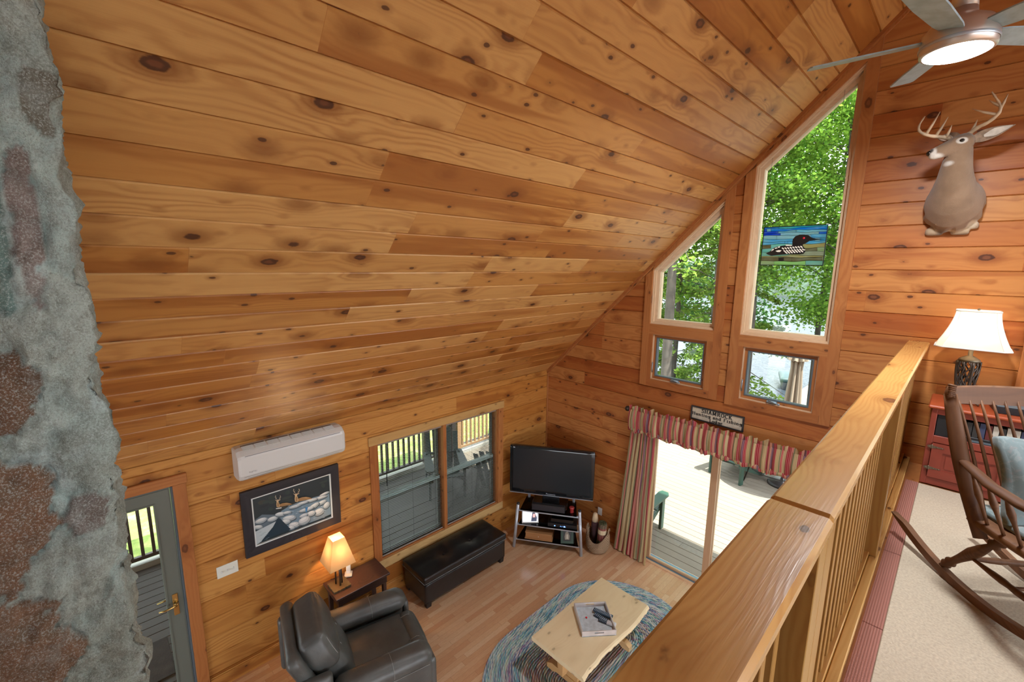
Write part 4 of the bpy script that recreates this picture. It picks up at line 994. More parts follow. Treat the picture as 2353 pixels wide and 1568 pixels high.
for xx in (-.15, .15): mb = MB(); mb.tube([Q @ Vector(p) for p in [(xx, .36, .487), (xx, .44, .502), (xx, .50, .472), (xx, .533, .40), (xx, .537, .30)]], .0025, 5); mb.build('stitching', 'stitch', fr_)
mb = MB(); mb.cushion((0, .10, .16), (.30, .40, .12), .02, n=8, Mx=Q); mb.build('base', 'leather', rc)
Qb = Q @ LM((0, -.24, .40), 0, BT)    # reclined back frame, local z up the back
mb = MB(); mb.cushion((0, -.12, .30), (.375, .055, .34), .045, (.0, .012, .02), 12, Mx=Qb); mb.build('back_shell', 'leather', rc)
mb = MB(); mb.cushion((0, .055, .17), (.255, .085, .19), .06, (0, .025, .0), 14, Mx=Qb); lb = mb.build('lumbar_cushion', 'leather', rc)
mb = MB()
for xx in (-.12, .12): mb = MB(); mb.tube([Qb @ Vector((xx, .147 + .012 * (1 - abs(xx) / .2) - .01 * (z > .30), z)) for z in (.06, .12, .18, .24, .30)], .0025, 5); mb.build('stitching', 'stitch', lb)
def headf(o, q):
    return (o.x * (1 - .12 * max(0, q[2])), o.y + .012 * math.sin(o.x * 45) * .0, o.z)
mb = MB(); mb.cushion((0, .035, .475), (.335, .105, .170), .062, (0.008, .035, .010), 18, Mx=Qb, fn=headf); hc = mb.build('head_cushion', 'leather', rc)
mb = MB(); pts = []
for i in range(41):
    a = 2 * PI * i / 40; cx = .30 * math.copysign(abs(math.cos(a)) ** .35, math.cos(a)); cz = .135 * math.copysign(abs(math.sin(a)) ** .35, math.sin(a)); cx *= (1 - .12 * max(0, cz / .165))
    pts.append(Qb @ Vector((cx, .140 - .002, .475 + cz)))
mb.tube(pts, .0035, 5); mb.build('stitching', 'stitch', hc)
mb = MB(); mb.box((.474, .12, .36), (.491, .26, .40), .004, Mx=Q); cp = mb.build('control_panel', 'silver', rc)
mb = MB()
for i in range(4): mb.cushion((.492, .14 + i * .030, .38), (.003, .008, .006), .002, n=3, Mx=Q)
mb.build('button', 'black', cp)

# television stand and what it holds
F1 = Vector((.396, 3.994, 0)); dv = Vector((.8304, .5571, 0)); nv = Vector((-.5571, .8304, 0))    # along the front, towards the corner
def TS(a, b, z): return F1 + dv * a + nv * b + Vector((0, 0, z))
TVM = Matrix(((dv.x, nv.x, 0, F1.x), (dv.y, nv.y, 0, F1.y), (0, 0, 1, 0), (0, 0, 0, 1)))
sb_ = TS(.47, .2, FZ); tv_rz = math.atan2(dv.y, dv.x)
st = E('television_stand', 'silver tube and smoked glass television stand across the room corner', 'tv stand', sb_, rz=tv_rz)
for a, b, ta_, tb_ in ((0.0, 0, .045, .05), (.945, 0, .90, .05), (.12, .42, .15, .38), (.825, .42, .795, .38)):
    mb = MB(); mb.tube([TS(a, b, FZ), TS(ta_, tb_, .665)], .021, 14); lg = mb.build('leg', 'silver', st)
    mb = MB(); mb.lathe([(.022, 0), (.022, .018), (.012, .026)], 14, Mx=Matrix.Translation(TS(ta_, tb_, .664))); mb.build('cap', 'black', lg)
for z, f in ((.60, .05), (.385, .035), (.155, .015)):
    mb = MB(); mb.prism([(f + .03, .01), (.945 - f - .03, .01), (.83, .40), (.11, .40)], 2, z, z + .008, Mx=TVM); mb.build('glass_shelf', 'smoke', st)
    mb = MB(); mb.beam(TS(f + .01, .03, z - .012), TS(.935 - f, .03, z - .012), .02, .022); mb.beam(TS(.13, .39, z - .012), TS(.81, .39, z - .012), .02, .022); mb.build('crossbar', 'silver', st)
tv = E('television', 'large black flat television on the silver stand in the corner', 'television', TS(.48, .22, .608), rz=tv_rz)
mb = MB(); mb.cushion((.48, .24, 1.105), (.595, .035, .36), .02, n=10, Mx=TVM); mb.build('housing', 'gloss', tv)
mb = MB(); mb.box((-.065, .2035, .82), (1.025, .206, 1.425), 0, Mx=TVM); mb.build('screen', 'screen', tv)
mb = MB(); mb.box((-.11, .198, .752), (1.07, .206, .757), 0, Mx=TVM); mb.build('trim_strip', 'silver', tv)
mb = MB(); mb.box((.22, .10, .610), (.72, .40, .632), .006, Mx=TVM); mb.build('pedestal', 'gloss', tv)
mb = MB(); mb.box((.36, .24, .63), (.60, .28, .80), .004, Mx=TVM); mb.build('neck', 'black', tv)
text('Panasonic', .034, TVM @ LM((.48, .2030, .778)) @ Matrix.Rotation(PI / 2, 4, 'X'), 'silver', tv, 'brand_lettering', .0004)
cs = E('center_speaker', 'long black speaker box on the stand right under the television', 'speaker', TS(.47, .10, .608), rz=tv_rz)
mb = MB(); mb.box((.24, .035, .6095), (.70, .095, .70), .006, Mx=TVM); mb.build('cabinet', 'black', cs)
mb = MB(); mb.box((.25, .032, .615), (.69, .0345, .694), 0, Mx=TVM); mb.build('grille', 'frameblack', cs)
mb = MB(); P_ = TS(.79, .10, .608); mb.lathe([(.028, 0), (.03, .01), (.024, .03), (.034, .06), (.036, .075), (.030, .08)], 18, Mx=Matrix.Translation(P_)); tag(mb.build('candle_jar', 'candle'), 'small dark red glass candle jar beside the television base', 'candle holder')
bx = E('cable_box', 'flat black receiver box with blue lights on the middle shelf', 'cable box', TS(.66, .15, .393), rz=tv_rz)
mb = MB(); mb.box((.47, .03, .3935), (.87, .31, .445), .004, Mx=TVM); mb.build('case', 'black', bx)
mb = MB(); mb.box((.56, .0285, .412), (.575, .0298, .420), 0, Mx=TVM)
for i in range(4): mb.box((.645 + i * .022, .0285, .414), (.650 + i * .022, .0298, .419), 0, Mx=TVM)
mb.lathe([(.008, 0), (.008, .002)], 12, Mx=TVM @ LM((.70, .0298, .417)) @ Matrix.Rotation(PI / 2, 4, 'X')); mb.build('indicator_light', 'blueled', bx)
bx = E('disc_player', 'thin black disc player stacked on the receiver box', 'disc player', TS(.66, .17, .447), rz=tv_rz)
mb = MB(); mb.box((.51, .06, .4462), (.82, .30, .50), .003, Mx=TVM); mb.build('case', 'gloss', bx)
def photo_frame(name, label, cx, b, z, wd, ht, fw, mat, lean, turn, mats=None):
    e = E(name, label, 'picture frame', TS(cx, b, z), rz=tv_rz + turn); Qf = WM[e.name] @ LM((0, 0, 0), 0, -lean)
    mb = MB(); q = ring(mb, [(-wd / 2, 0), (wd / 2, 0), (wd / 2, ht), (-wd / 2, ht)], fw, 1, -.008, .008); mb.v = [Qf @ p for p in mb.v]; mb.build('frame', mat, e)
    return e, Qf, q
e, Qf, q = photo_frame('digital_photo_frame', 'lit white photo frame showing a family picture on the middle shelf', .22, .06, .393, .235, .18, .014, 'white', .22, .25)
mb = MB(); mb.prism(q, 1, -.003, .003, pr=(.80, .85, .95)); pan = lambda p, c, y=-.0035: mb.prism(p, 1, y, -.003, pr=c)
pan([(-.075, .03), (-.02, .03), (-.03, .09), (-.045, .14), (-.06, .09)], (.45, .52, .70)); pan([(.01, .02), (.09, .02), (.095, .07), (.06, .15), (.03, .14), (.02, .08)], (.03, .035, .06), -.0036); pan([(.035, .075), (.07, .075), (.072, .115), (.05, .13), (.035, .11)], (.60, .30, .28), -.0038)
mb.v = [Qf @ p for p in mb.v]
sm = NT('lit_frame_screen'); at = sm.n('ShaderNodeAttribute', attribute_name='pr').outputs['Color']; sm.bs(Base_Color=at, Emission_Color=at, Emission_Strength=.55); M['litscreen'] = sm.m
mb.build('screen', 'litscreen', e)
e, Qf, q = photo_frame('picture_frame', 'dark green picture frame leaning on the lowest shelf', .745, .045, .163, .175, .215, .032, 'picgreen', .30, .18)
mb = MB(); mb.prism(q, 1, -.003, .003, pr=(.03, .03, .03)); mb.prism([(-.03, .05), (.03, .05), (.035, .10), (.01, .16), (-.02, .15), (-.035, .09)], 1, -.004, -.003, pr=(.30, .26, .20)); mb.prism([(-.01, .06), (.015, .06), (.012, .12), (-.008, .12)], 1, -.0045, -.004, pr=(.6, .55, .45)); mb.v = [Qf @ p for p in mb.v]; mb.build('photograph', 'paint', e)
wb = E('wooden_box', 'flat light brown wooden box with small knob on lowest shelf', 'wooden box', TS(.345, .19, .163), rz=tv_rz)
mb = MB(); mb.box((.16, .03, .178), (.53, .33, .255), .004, la=0, Mx=TVM); mb.box((.15, .02, .164), (.54, .34, .178), .003, la=0, Mx=TVM); mb.build('case', 'boxwood', wb)
mb = MB(); mb.box((.155, .022, .2555), (.535, .335, .268), .003, la=0, Mx=TVM); mb.build('lid', 'boxwood', wb)
mb = MB(); mb.ball(TS(.345, .024, .215), .006, 6); mb.build('knob', 'nickel', wb)

# basket with rolled blankets
bk = E('wicker_basket', 'round tan wicker basket with loop handles beside the curtain', 'basket', (1.25, 4.80, FZ))
prof = [(.085, .0), (.13, .02), (.158, .07), (.168, .13), (.165, .19), (.155, .235), (.147, .25), (.140, .235), (.152, .13), (.10, .02), (.001, .015)]
mb = MB(); mb.lathe(prof, 40, (1.25, 4.80, FZ)); 
for i, p in enumerate(mb.v):      # rim dips at front and back, rises to the handles
    if p.z > FZ + .12: f = (p.z - FZ - .12) / .13; a = math.atan2(p.y - 4.8, p.x - 1.25); p.z += f * .07 * math.cos(2 * (a - .35))
mb.build('body', 'wicker', bk)
for s_ in (0, PI):
    a = .35 + s_; c0 = Vector((1.25 + .15 * math.cos(a), 4.80 + .15 * math.sin(a), FZ + .30)); t_ = Vector((-math.sin(a), math.cos(a), 0))
    mb = MB(); mb.tube([c0 + t_ * (.045 * math.cos(q)) + Vector((0, 0, .06 * math.sin(q))) for q in [PI * i / 12 for i in range(13)]], .009, 8); mb.build('handle', 'wicker', bk)
def roll(name, label, x, y, r, z0_, z1_, mat, tilt):
    e = E(name, label, 'rolled blanket', (x, y, z0_)); Qr = WM[e.name] @ Matrix.Rotation(tilt[0], 4, 'X') @ Matrix.Rotation(tilt[1], 4, 'Y'); h = z1_ - z0_
    mb = MB(); mb.lathe([(r * .8, 0), (r, .02), (r * 1.02, h * .5), (r, h - .02), (r * .9, h)], 24, Mx=Qr, cap=True); mb.build('roll', mat, e)
    mb = MB(); mb.tube([Qr @ Vector(((.012 + r * .8 * i / 30) * math.cos(i * .62), (.012 + r * .8 * i / 30) * math.sin(i * .62), h + .003)) for i in range(31)], .006, 5); mb.build('spiral_end', mat, e)
roll('rolled_blanket', 'rolled red and cream banded blanket standing in the basket', 1.305, 4.80, .058, .10, .475, 'blanket', (.0, .05))
e = E('draped_umbrella', 'dark patterned bundle with beige top standing in the basket', 'bundle', (1.18, 4.82, .10))
mb = MB(); mb.lathe([(.03, 0), (.045, .15), (.05, .28), (.042, .33)], 18, Mx=WM[e.name]); mb.build('wrap', 'basketd', e)
mb = MB(); mb.lathe([(.043, .33), (.045, .36), (.03, .44), (.018, .455)], 18, Mx=WM[e.name]); mb.build('top', 'beige', e)
# wall outlets
for (p, ax) in (((1.075, GY, .42), 1),):
    o = E('wall_outlet', 'white wall outlet low on the far wall behind the basket', 'wall outlet', (p[0], p[1] - .004, p[2])); mb = MB(); mb.box((p[0] - .035, GY - .007, p[2] - .057), (p[0] + .035, GY - .0005, p[2] + .057), .002); mb.build('plate', 'white', o)
    mb = MB(); mb.box((p[0] - .016, GY - .009, p[2] + .008), (p[0] + .016, GY - .007, p[2] + .036), .002); mb.box((p[0] - .016, GY - .009, p[2] - .036), (p[0] + .016, GY - .007, p[2] - .008), .002); mb.build('socket', 'switch', o)
sw = E('light_switch', 'cream triple light switch plate left of the deer picture', 'light switch', (.004, .678, 1.12))
mb = MB(); mb.box((.0005, .594, 1.125), (.007, .762, 1.240), .002); mb.build('plate', 'switch', sw)
for i in range(3): mb = MB(); y = .632 + i * .046; mb.box((.006, y - .005, 1.172), (.018, y + .005, 1.190), .002, Mx=Matrix.Identity(4)); mb.build('toggle', 'white', sw)

# curtains, rod, valance
YC = 4.975
rod = E('curtain_rod', 'dark curtain rod with round finial above the sliding door', 'curtain rod', (2.6, YC, 2.07))
mb = MB(); mb.tube([(1.50, YC, 2.125), (3.72, YC, 2.125)], .011, 10); mb.build('rod', 'bronze', rod)
for x in (1.497, 3.725):
    mb = MB(); mb.ball((x, YC, 2.125), .030, 8)
    for a in range(4): mb.tube([(x + .032 * math.cos(t) * math.cos(a * PI / 4), YC + .032 * math.cos(t) * math.sin(a * PI / 4), 2.125 + .032 * math.sin(t)) for t in [2 * PI * i / 16 for i in range(17)]], .003, 4)
    mb.build('finial', 'bronze', rod)
for x in (1.62, 3.60): mb = MB(); mb.beam((x, YC, 2.125), (x, GY, 2.125), .018, .018); mb.build('bracket', 'bronze', rod)
def drape(name, label, xt0, xt1, xb0, xb1):
    L = .95
    def fn(u, v):
        v2 = v ** 1.15; x = (xt0 + (xt1 - xt0) * u) * (1 - v2) + (xb0 + (xb1 - xb0) * u) * v2
        ph_ = u * 2 * PI * 8 + 1.3 * math.sin(u * 9 + v * 1.5); amp = .020 + .028 * v
        y = YC + .045 + .005 * v + amp * math.sin(ph_) + .008 * noise.noise(Vector((u * 6, v * 3, 2)))
        x += amp * .55 * math.cos(ph_ * 1.0) + .01 * noise.noise(Vector((u * 9, v * 4, 5)))
        return (x, y, 2.11 + (FZ + .012 - 2.11) * v + (.012 * math.sin(u * 30) * (v > .99)))
    mb = MB(); mb.grid(fn, 150, 40, uvf=lambda u, v: (u * L, v * 2.1)); return tag(mb.build(name, 'stripe'), label, 'curtain', 'striped curtains at the sliding door')
drape('curtain', 'floor-length red, cream and green striped curtain left of the sliding door', 1.555, 1.90, 1.375, 1.88)
drape('curtain', 'striped curtain at the right edge of the sliding door, mostly behind the loft railing', 3.35, 3.69, 3.36, 3.84)
va = E('valance', 'gathered red and cream striped valance with ruffled top over the sliding door', 'valance', (2.6, YC, 1.84))
def val(zt_, zb_, yo, ph0):
    def fn(u, v):
        x = 1.535 + (3.70 - 1.535) * u; g = noise.noise(Vector((u * 16, ph0, 0))); a = .007 + .013 * v
        y = YC - .020 - yo + a * math.sin(u * 150 + 14 * g) * (.7 + g) + .012 * noise.noise(Vector((u * 45, v * 1.5, 8))) - .02 * math.sin(PI * v) - .018 * abs(noise.noise(Vector((u * 12, 7, 0))))
        z = zt_ + (zb_ - zt_) * v + .012 * v * math.sin(u * 62 + ph0) + .006 * v * noise.noise(Vector((u * 50, 3, 0))); return (x, y, z)
    return fn
mb = MB(); mb.grid(val(2.135, 1.865, 0, 1.), 320, 10, uvf=lambda u, v: (u * 2.3, v * .3)); mb.build('gathered_panel', 'stripe', va)
mb = MB(); mb.grid(val(1.90, 1.835, -.012, 2.), 320, 3, uvf=lambda u, v: (u * 2.3 + .13, v * .1)); mb.build('hem_band', 'stripe', va)
def hd(u, v):
    x = 1.535 + (3.70 - 1.535) * u; g = noise.noise(Vector((u * 22, 4, 0))); y = YC - .018 + (.004 + .020 * v) * math.sin(u * 170 + 9 * g) ; z = 2.13 + v * (.055 + .040 * noise.noise(Vector((u * 30, 1, 3)))); return (x, y + .012 * v * g, z)
mb = MB(); mb.grid(hd, 320, 5, uvf=lambda u, v: (u * 2.3, .3 + v * .1)); mb.build('ruffle_heading', 'stripe', va)

# lodge sign
sg = E('lodge_sign', 'small framed wooden lodge sign with dark lettering above the valance', 'sign', (2.584, GY - .01, 2.175))
mb = MB(); sq = ring(mb, [(2.289, 2.178), (2.879, 2.168), (2.879, 2.342), (2.289, 2.340)], .014, 1, GY - .024, GY - .0005); mb.build('frame', 'signframe', sg)
mb = MB(); mb.prism(sq, 1, GY - .016, GY - .001); mb.build('board', 'signface', sg)
RXm = Matrix.Rotation(PI / 2, 4, 'X')
def serif(body, cx, zc, h, wsc, gapw, parent, name):      # roman lettering drawn as strokes with serifs, thick and thin
    G_ = {'S': (.62, [((.55, .80), (.50, .93), (.30, 1.), (.12, .90), (.10, .72), (.28, .56), (.46, .44), (.53, .26), (.42, .06), (.24, 0.), (.08, .08), (.05, .22))], []),
          'H': (.86, [((.18, 0), (.18, 1)), ((.68, 0), (.68, 1)), ((.18, .5), (.68, .5))], [(.18, 0), (.18, 1), (.68, 0), (.68, 1)]),
          'A': (.84, [((.12, 0), (.42, 1)), ((.42, 1), (.72, 0)), ((.22, .34), (.62, .34))], [(.12, 0), (.72, 0)]),
          'M': (1.0, [((.15, 0), (.18, 1)), ((.18, 1), (.48, .12)), ((.48, .12), (.80, 1)), ((.80, 1), (.83, 0))], [(.15, 0), (.83, 0), (.15, 1), (.83, 1)]),
          'R': (.80, [((.18, 0), (.18, 1)), ((.18, 1), (.45, 1), (.60, .88), (.60, .66), (.45, .53), (.18, .53)), ((.42, .53), (.70, 0))], [(.18, 0), (.18, 1), (.70, 0)]),
          'O': (.82, [[(.41 + .31 * math.cos(t), .5 + .5 * math.sin(t)) for t in [2 * PI * i / 16 for i in range(17)]]], []),
          'C': (.76, [[(.42 + .31 * math.cos(t), .5 + .5 * math.sin(t)) for t in [PI * (.22 + 1.56 * i / 12) for i in range(13)]]], [(.62, .84)]),
          'K': (.82, [((.18, 0), (.18, 1)), ((.66, 1), (.20, .48)), ((.34, .60), (.70, 0))], [(.18, 0), (.18, 1), (.70, 0), (.66, 1)]),
          'F': (.70, [((.18, 0), (.18, 1)), ((.18, 1), (.60, 1), (.60, .86)), ((.18, .52), (.46, .52))], [(.18, 0), (.18, 1)]),
          'L': (.68, [((.18, 0), (.18, 1)), ((.18, 0), (.58, 0), (.60, .16))], [(.18, 0), (.18, 1)]),
          'u': (.66, [((.14, .64), (.14, .18), (.24, .03), (.38, .05), (.50, .18)), ((.50, 0), (.50, .64))], [(.14, .64), (.50, 0), (.50, .64)]),
          'n': (.68, [((.14, 0), (.14, .64)), ((.14, .46), (.28, .63), (.42, .62), (.50, .48), (.50, 0))], [(.14, 0), (.14, .64), (.50, 0)]),
          't': (.42, [((.20, .86), (.20, .10), (.30, 0), (.38, .06)), ((.06, .62), (.36, .62))], []),
          'i': (.36, [((.18, 0), (.18, .64)), ((.18, .86), (.18, .93))], [(.18, 0), (.18, .64)]),
          'g': (.62, [[(.28 + .19 * math.cos(t), .36 + .26 * math.sin(t)) for t in [2 * PI * i / 12 for i in range(13)]], ((.50, .64), (.50, -.08), (.38, -.26), (.16, -.26), (.08, -.16))], [(.50, .64)]),
          'a': (.60, [((.10, .52), (.24, .64), (.42, .60), (.44, .44), (.44, .08), (.54, 0)), ((.44, .38), (.20, .34), (.10, .16), (.20, .0), (.36, .04), (.44, .14))], []),
          'd': (.66, [((.50, 0), (.50, 1)), [(.28 + .21 * math.cos(t), .32 + .32 * math.sin(t)) for t in [2 * PI * i / 12 for i in range(13)]]], [(.50, 0), (.50, 1)]),
          's': (.50, [((.40, .50), (.32, .62), (.18, .62), (.12, .48), (.24, .36), (.38, .24), (.38, .08), (.24, 0), (.12, .03), (.08, .14))], []),
          'h': (.68, [((.14, 0), (.14, 1)), ((.14, .46), (.28, .63), (.42, .62), (.50, .48), (.50, 0))], [(.14, 0), (.14, 1), (.50, 0)]),
          'o': (.62, [[(.30 + .22 * math.cos(t), .32 + .32 * math.sin(t)) for t in [2 * PI * i / 14 for i in range(15)]]], []),
          'e': (.58, [((.10, .34), (.48, .34), (.44, .56), (.28, .64), (.12, .52), (.08, .30), (.14, .08), (.30, 0), (.46, .08))], []), ' ': (.40, [], [])}
    tot = sum(G_[c][0] + gapw for c in body) * h * wsc; x = cx - tot / 2; mb = MB(); zb = zc - h * .5; yf = GY - .0175
    for c in body:
        wd_, st_, se = G_[c]
        for s_ in st_:
            s_ = list(s_)
            for a, b in zip(s_, s_[1:]):
                A_ = Vector((x + a[0] * h * wsc, zb + a[1] * h)); B_ = Vector((x + b[0] * h * wsc, zb + b[1] * h)); d_ = B_ - A_
                if d_.length < 1e-6: continue
                tk = h * (.055 + .085 * abs(d_.y) / d_.length); nn_ = Vector((-d_.y, d_.x)).normalized() * tk; e_ = d_.normalized() * h * .02
                mb.prism([tuple(A_ - e_ + nn_), tuple(A_ - e_ - nn_), tuple(B_ + e_ - nn_), tuple(B_ + e_ + nn_)], 1, yf, yf + .0012)
        for p in se: X = x + p[0] * h * wsc; Z = zb + p[1] * h; mb.box((X - h * .22, yf, Z - h * .035), (X + h * .22, yf + .0012, Z + h * .035))
        x += (wd_ + gapw) * h * wsc
    mb.build(name, 'lodgetxt', parent)
serif('SHAMROCK', 2.585, 2.300, .042, 1.13, .10, sg, 'lettering')
serif('Hunting and Fishing', 2.585, 2.252, .036, 1.22, .10, sg, 'lettering')
serif('Lodge', 2.585, 2.207, .034, 1.22, .10, sg, 'lettering')

# air conditioner
ac = E('wall_air_conditioner', 'long white wall-mounted air conditioner above the framed deer picture', 'air conditioner', (.1, 1.275, 2.05))
prof = [(.002, 2.05), (.002, 2.335), (.10, 2.345), (.155, 2.335), (.205, 2.300), (.218, 2.275), (.215, 2.12), (.200, 2.085), (.17, 2.065), (.10, 2.05)]
mb = MB()
def acsec(ins): c_ = (.11, 2.19); return [(c_[0] + (p[0] - c_[0]) * ins if p[0] > .01 else p[0], c_[1] + (p[1] - c_[1]) * ins) for p in prof]
secs = [(.803, .90), (.812, .97), (.83, 1.), (1.72, 1.), (1.738, .97), (1.747, .90)]; vs = []; fs = []; m = len(prof)
for y, i_ in secs: vs += [(p[0], y, p[1]) for p in acsec(i_)]
for i in range(len(secs) - 1):
    for k2 in range(m): fs.append((i * m + k2, i * m + (k2 + 1) % m, (i + 1) * m + (k2 + 1) % m, (i + 1) * m + k2))
fs.append(list(range(m))[::-1]); fs.append([(len(secs) - 1) * m + a for a in range(m)]); mb.add(vs, fs); mb.build('housing', 'white', ac, recalc=True)
mb = MB(); d_ = (.205 - .155, 2.300 - 2.335); nrm = Vector((-d_[1], 0, d_[0])).normalized()
for j in range(4):
    ya = .86 + j * .205; yb = ya + .19
    mb.box((.055, ya, 2.3405), (.085, yb, 2.3455))
mb.build('top_grille_dark', 'vent', ac)
mb = MB()
for j in range(8):
    ya = .86 + j * .1025; yb = ya + .09
    for i in range(7):
        f = i / 6; x = .095 + .075 * f; z = 2.3462 + (2.3275 - 2.3462) * max(0, f - .1) * .95
        mb.box((x - .002, ya, z - .001), (x + .002, yb, z + .0030))
mb.build('top_louvers', 'white', ac)
mb = MB(); mb.box((.2055, .86, 2.292), (.2115, 1.70, 2.296)); mb.build('panel_gap', 'vent', ac)
mb = MB(); mb.tube([(.2145, .84, 2.108), (.2145, 1.71, 2.108)], .0012, 4); mb.tube([(.206, .87, 2.090), (.206, 1.68, 2.090)], .0012, 4); mb.build('louver_seam', 'vent', ac)
RYm = Matrix(((0, 0, 1, 0), (1, 0, 0, 0), (0, 1, 0, 0), (0, 0, 0, 1)))
text('FUJITSU', .018, Matrix.Translation((.2165, .91, 2.145)) @ RYm, 'vent', ac, 'brand_lettering', .0004)

# framed deer picture
pf = E('framed_picture', 'dark rough wood framed picture of two deer beside snowy stream rocks', 'framed picture', (.02, 1.28, 1.22))
mb = MB(); q = ring(mb, [(.828, 1.228), (1.728, 1.222), (1.732, 1.888), (.828, 1.888)], .083, 0, .001, .034); mb.build('frame', 'frameblack', pf)
mb = MB(); q2 = ring(mb, q, .012, 0, .006, .030); mb.build('mat_border', 'matwhite', pf)
HP = homog([(255, 870), (1055, 622), (1080, 1080), (300, 1370)])
ya_, yb_, za_, zb_ = q2[0][0], q2[1][0], q2[0][1], q2[2][1]; mb = MB()
mb.prism(q2, 0, .003, .012, pr=(.010, .020, .024)); lay = [0]
def blob(px, c, poly=True):
    lay[0] += 1; x = .012 + .00006 * lay[0]; P = []
    for p in px:
        u, v = HP(*p); u = min(.998, max(.002, u)); v = min(.998, max(.002, v)); P.append((ya_ + (yb_ - ya_) * u, zb_ - (zb_ - za_) * v))
    mb.prism(P, 0, x - .0003, x, pr=c)
def ell(cx, cy, rx_, ry_, c, rot=0., k_=14, jit=.06):
    rr_ = random.Random(int(cx * 13 + cy)); blob([(cx + rx_ * math.cos(t) * math.cos(rot) * (1 + jit * rr_.uniform(-1, 1)) - ry_ * math.sin(t) * math.sin(rot), cy + rx_ * math.cos(t) * math.sin(rot) + ry_ * math.sin(t) * math.cos(rot) * (1 + jit * rr_.uniform(-1, 1))) for t in [2 * PI * i / k_ for i in range(k_)]], c)
def rock(cx, cy, rx_, ry_, rot=-.3, b=1.):
    ell(cx + 4, cy + 8, rx_, ry_, (.05, .08, .10), rot); ell(cx, cy, rx_ * .97, ry_ * .92, (.30 * b, .34 * b, .36 * b), rot); ell(cx - 4, cy - ry_ * .22, rx_ * .82, ry_ * .62, (.52 * b, .55 * b, .55 * b), rot); ell(cx - 8, cy - ry_ * .4, rx_ * .5, ry_ * .3, (.66 * b, .68 * b, .66 * b), rot)
for i in range(26): rr_ = random.Random(i); ell(rr_.uniform(280, 1030), rr_.uniform(700, 1000), rr_.uniform(20, 60), rr_.uniform(8, 24), rr_.choice([(.014, .030, .026), (.020, .034, .030), (.03, .03, .022), (.008, .014, .018)]), -.3)
blob([(560, 1010), (640, 960), (740, 920), (900, 870), (1060, 830), (1078, 1060), (940, 1120), (700, 1200), (600, 1180), (540, 1090)], (.16, .24, .30))
blob([(270, 1110), (360, 1045), (520, 1050), (560, 1100), (440, 1200), (300, 1210)], (.10, .14, .17))
for a in [(350, 1110, 70, 30, -.35), (470, 1095, 60, 28, -.3), (320, 1180, 50, 26, -.1), (550, 1045, 60, 26, -.15), (620, 1030, 50, 18, -.2), (1010, 835, 60, 14, -.45), (960, 880, 90, 16, -.3), (860, 905, 90, 18, -.28), (780, 930, 70, 16, -.3), (700, 965, 70, 18, -.3), (980, 930, 60, 22, -.5), (900, 965, 70, 26, -.6), (1030, 960, 45, 30, -.9), (820, 1000, 90, 22, -.3), (950, 1030, 60, 42, -.5), (870, 1045, 50, 30, -.4), (640, 1090, 75, 34, -.2), (790, 1065, 50, 20, -.4), (600, 1130, 60, 30, -.2), (690, 1165, 60, 36, -.2), (795, 1120, 70, 44, -.5), (660, 1195, 40, 24, -.2)]: rock(*a)
blob([(290, 1225), (400, 1170), (500, 1120), (505, 1160), (430, 1260), (350, 1335), (296, 1370)], (.44, .50, .52))
blob([(520, 1085), (545, 1090), (600, 1150), (655, 1210), (560, 1250), (350, 1330), (470, 1180)], (.008, .026, .042))
for i in range(30): rr_ = random.Random(i + 99); blob([(a := rr_.uniform(600, 1000), b := rr_.uniform(940, 1120)), (a + 26, b - 8), (a + 24, b - 4)], (.55, .66, .74))
for i in range(10): blob([(310 + i * 9, 1240 + (i * 37) % 90), (350 + i * 9, 1225 + (i * 37) % 90), (348 + i * 9, 1230 + (i * 37) % 90)], (.22, .28, .32))
def deer2(ox, oy, s_, fl):
    X = lambda pts: [(ox + s_ * p[0] * fl, oy + s_ * p[1]) for p in pts]
    tan = (.30, .17, .07); lt = (.50, .36, .20)
    blob(X([(0, 0), (20, -18), (60, -34), (110, -38), (160, -26), (175, -12), (120, -4), (60, 8), (10, 16)]), tan); blob(X([(60, -30), (110, -36), (150, -28), (110, -20)]), (.42, .26, .12))
    blob(X([(-14, 14), (-18, -20), (-14, -56), (6, -60), (18, -30), (24, 0), (14, 20)]), lt); blob(X([(-6, 10), (-8, -30), (6, -50), (14, -20), (12, 12)]), tan)
    blob(X([(-18, -58), (-14, -72), (4, -78), (14, -68), (6, -56), (-8, -50)]), (.55, .40, .24)); blob(X([(8, -72), (34, -86), (30, -76), (12, -66)]), (.6, .46, .30)); blob(X([(-14, -72), (-34, -80), (-28, -72), (-14, -66)]), (.6, .46, .30))
    for sd in (-1, 1):
        base = [(0 + sd * 4, -78), (sd * 22, -92), (sd * 34, -112), (sd * 26, -132)]
        for a, b in zip(base, base[1:]): blob(X([a, (a[0] + 4, a[1]), (b[0] + 3, b[1]), (b[0], b[1])]), (.66, .56, .40))
        for t_ in (base[1], base[2]): blob(X([t_, (t_[0] + 4, t_[1]), (t_[0] + 1 - sd * 6, t_[1] - 28)]), (.66, .56, .40))
deer2(520, 950, .85, 1); deer2(712, 895, .95, 1)
blob([(500, 975), (560, 965), (556, 978), (500, 983)], (.6, .6, .56)); blob([(806, 975), (835, 968), (822, 1020), (810, 1030)], (.05, .22, .45))
mb.build('print', 'paint', pf)
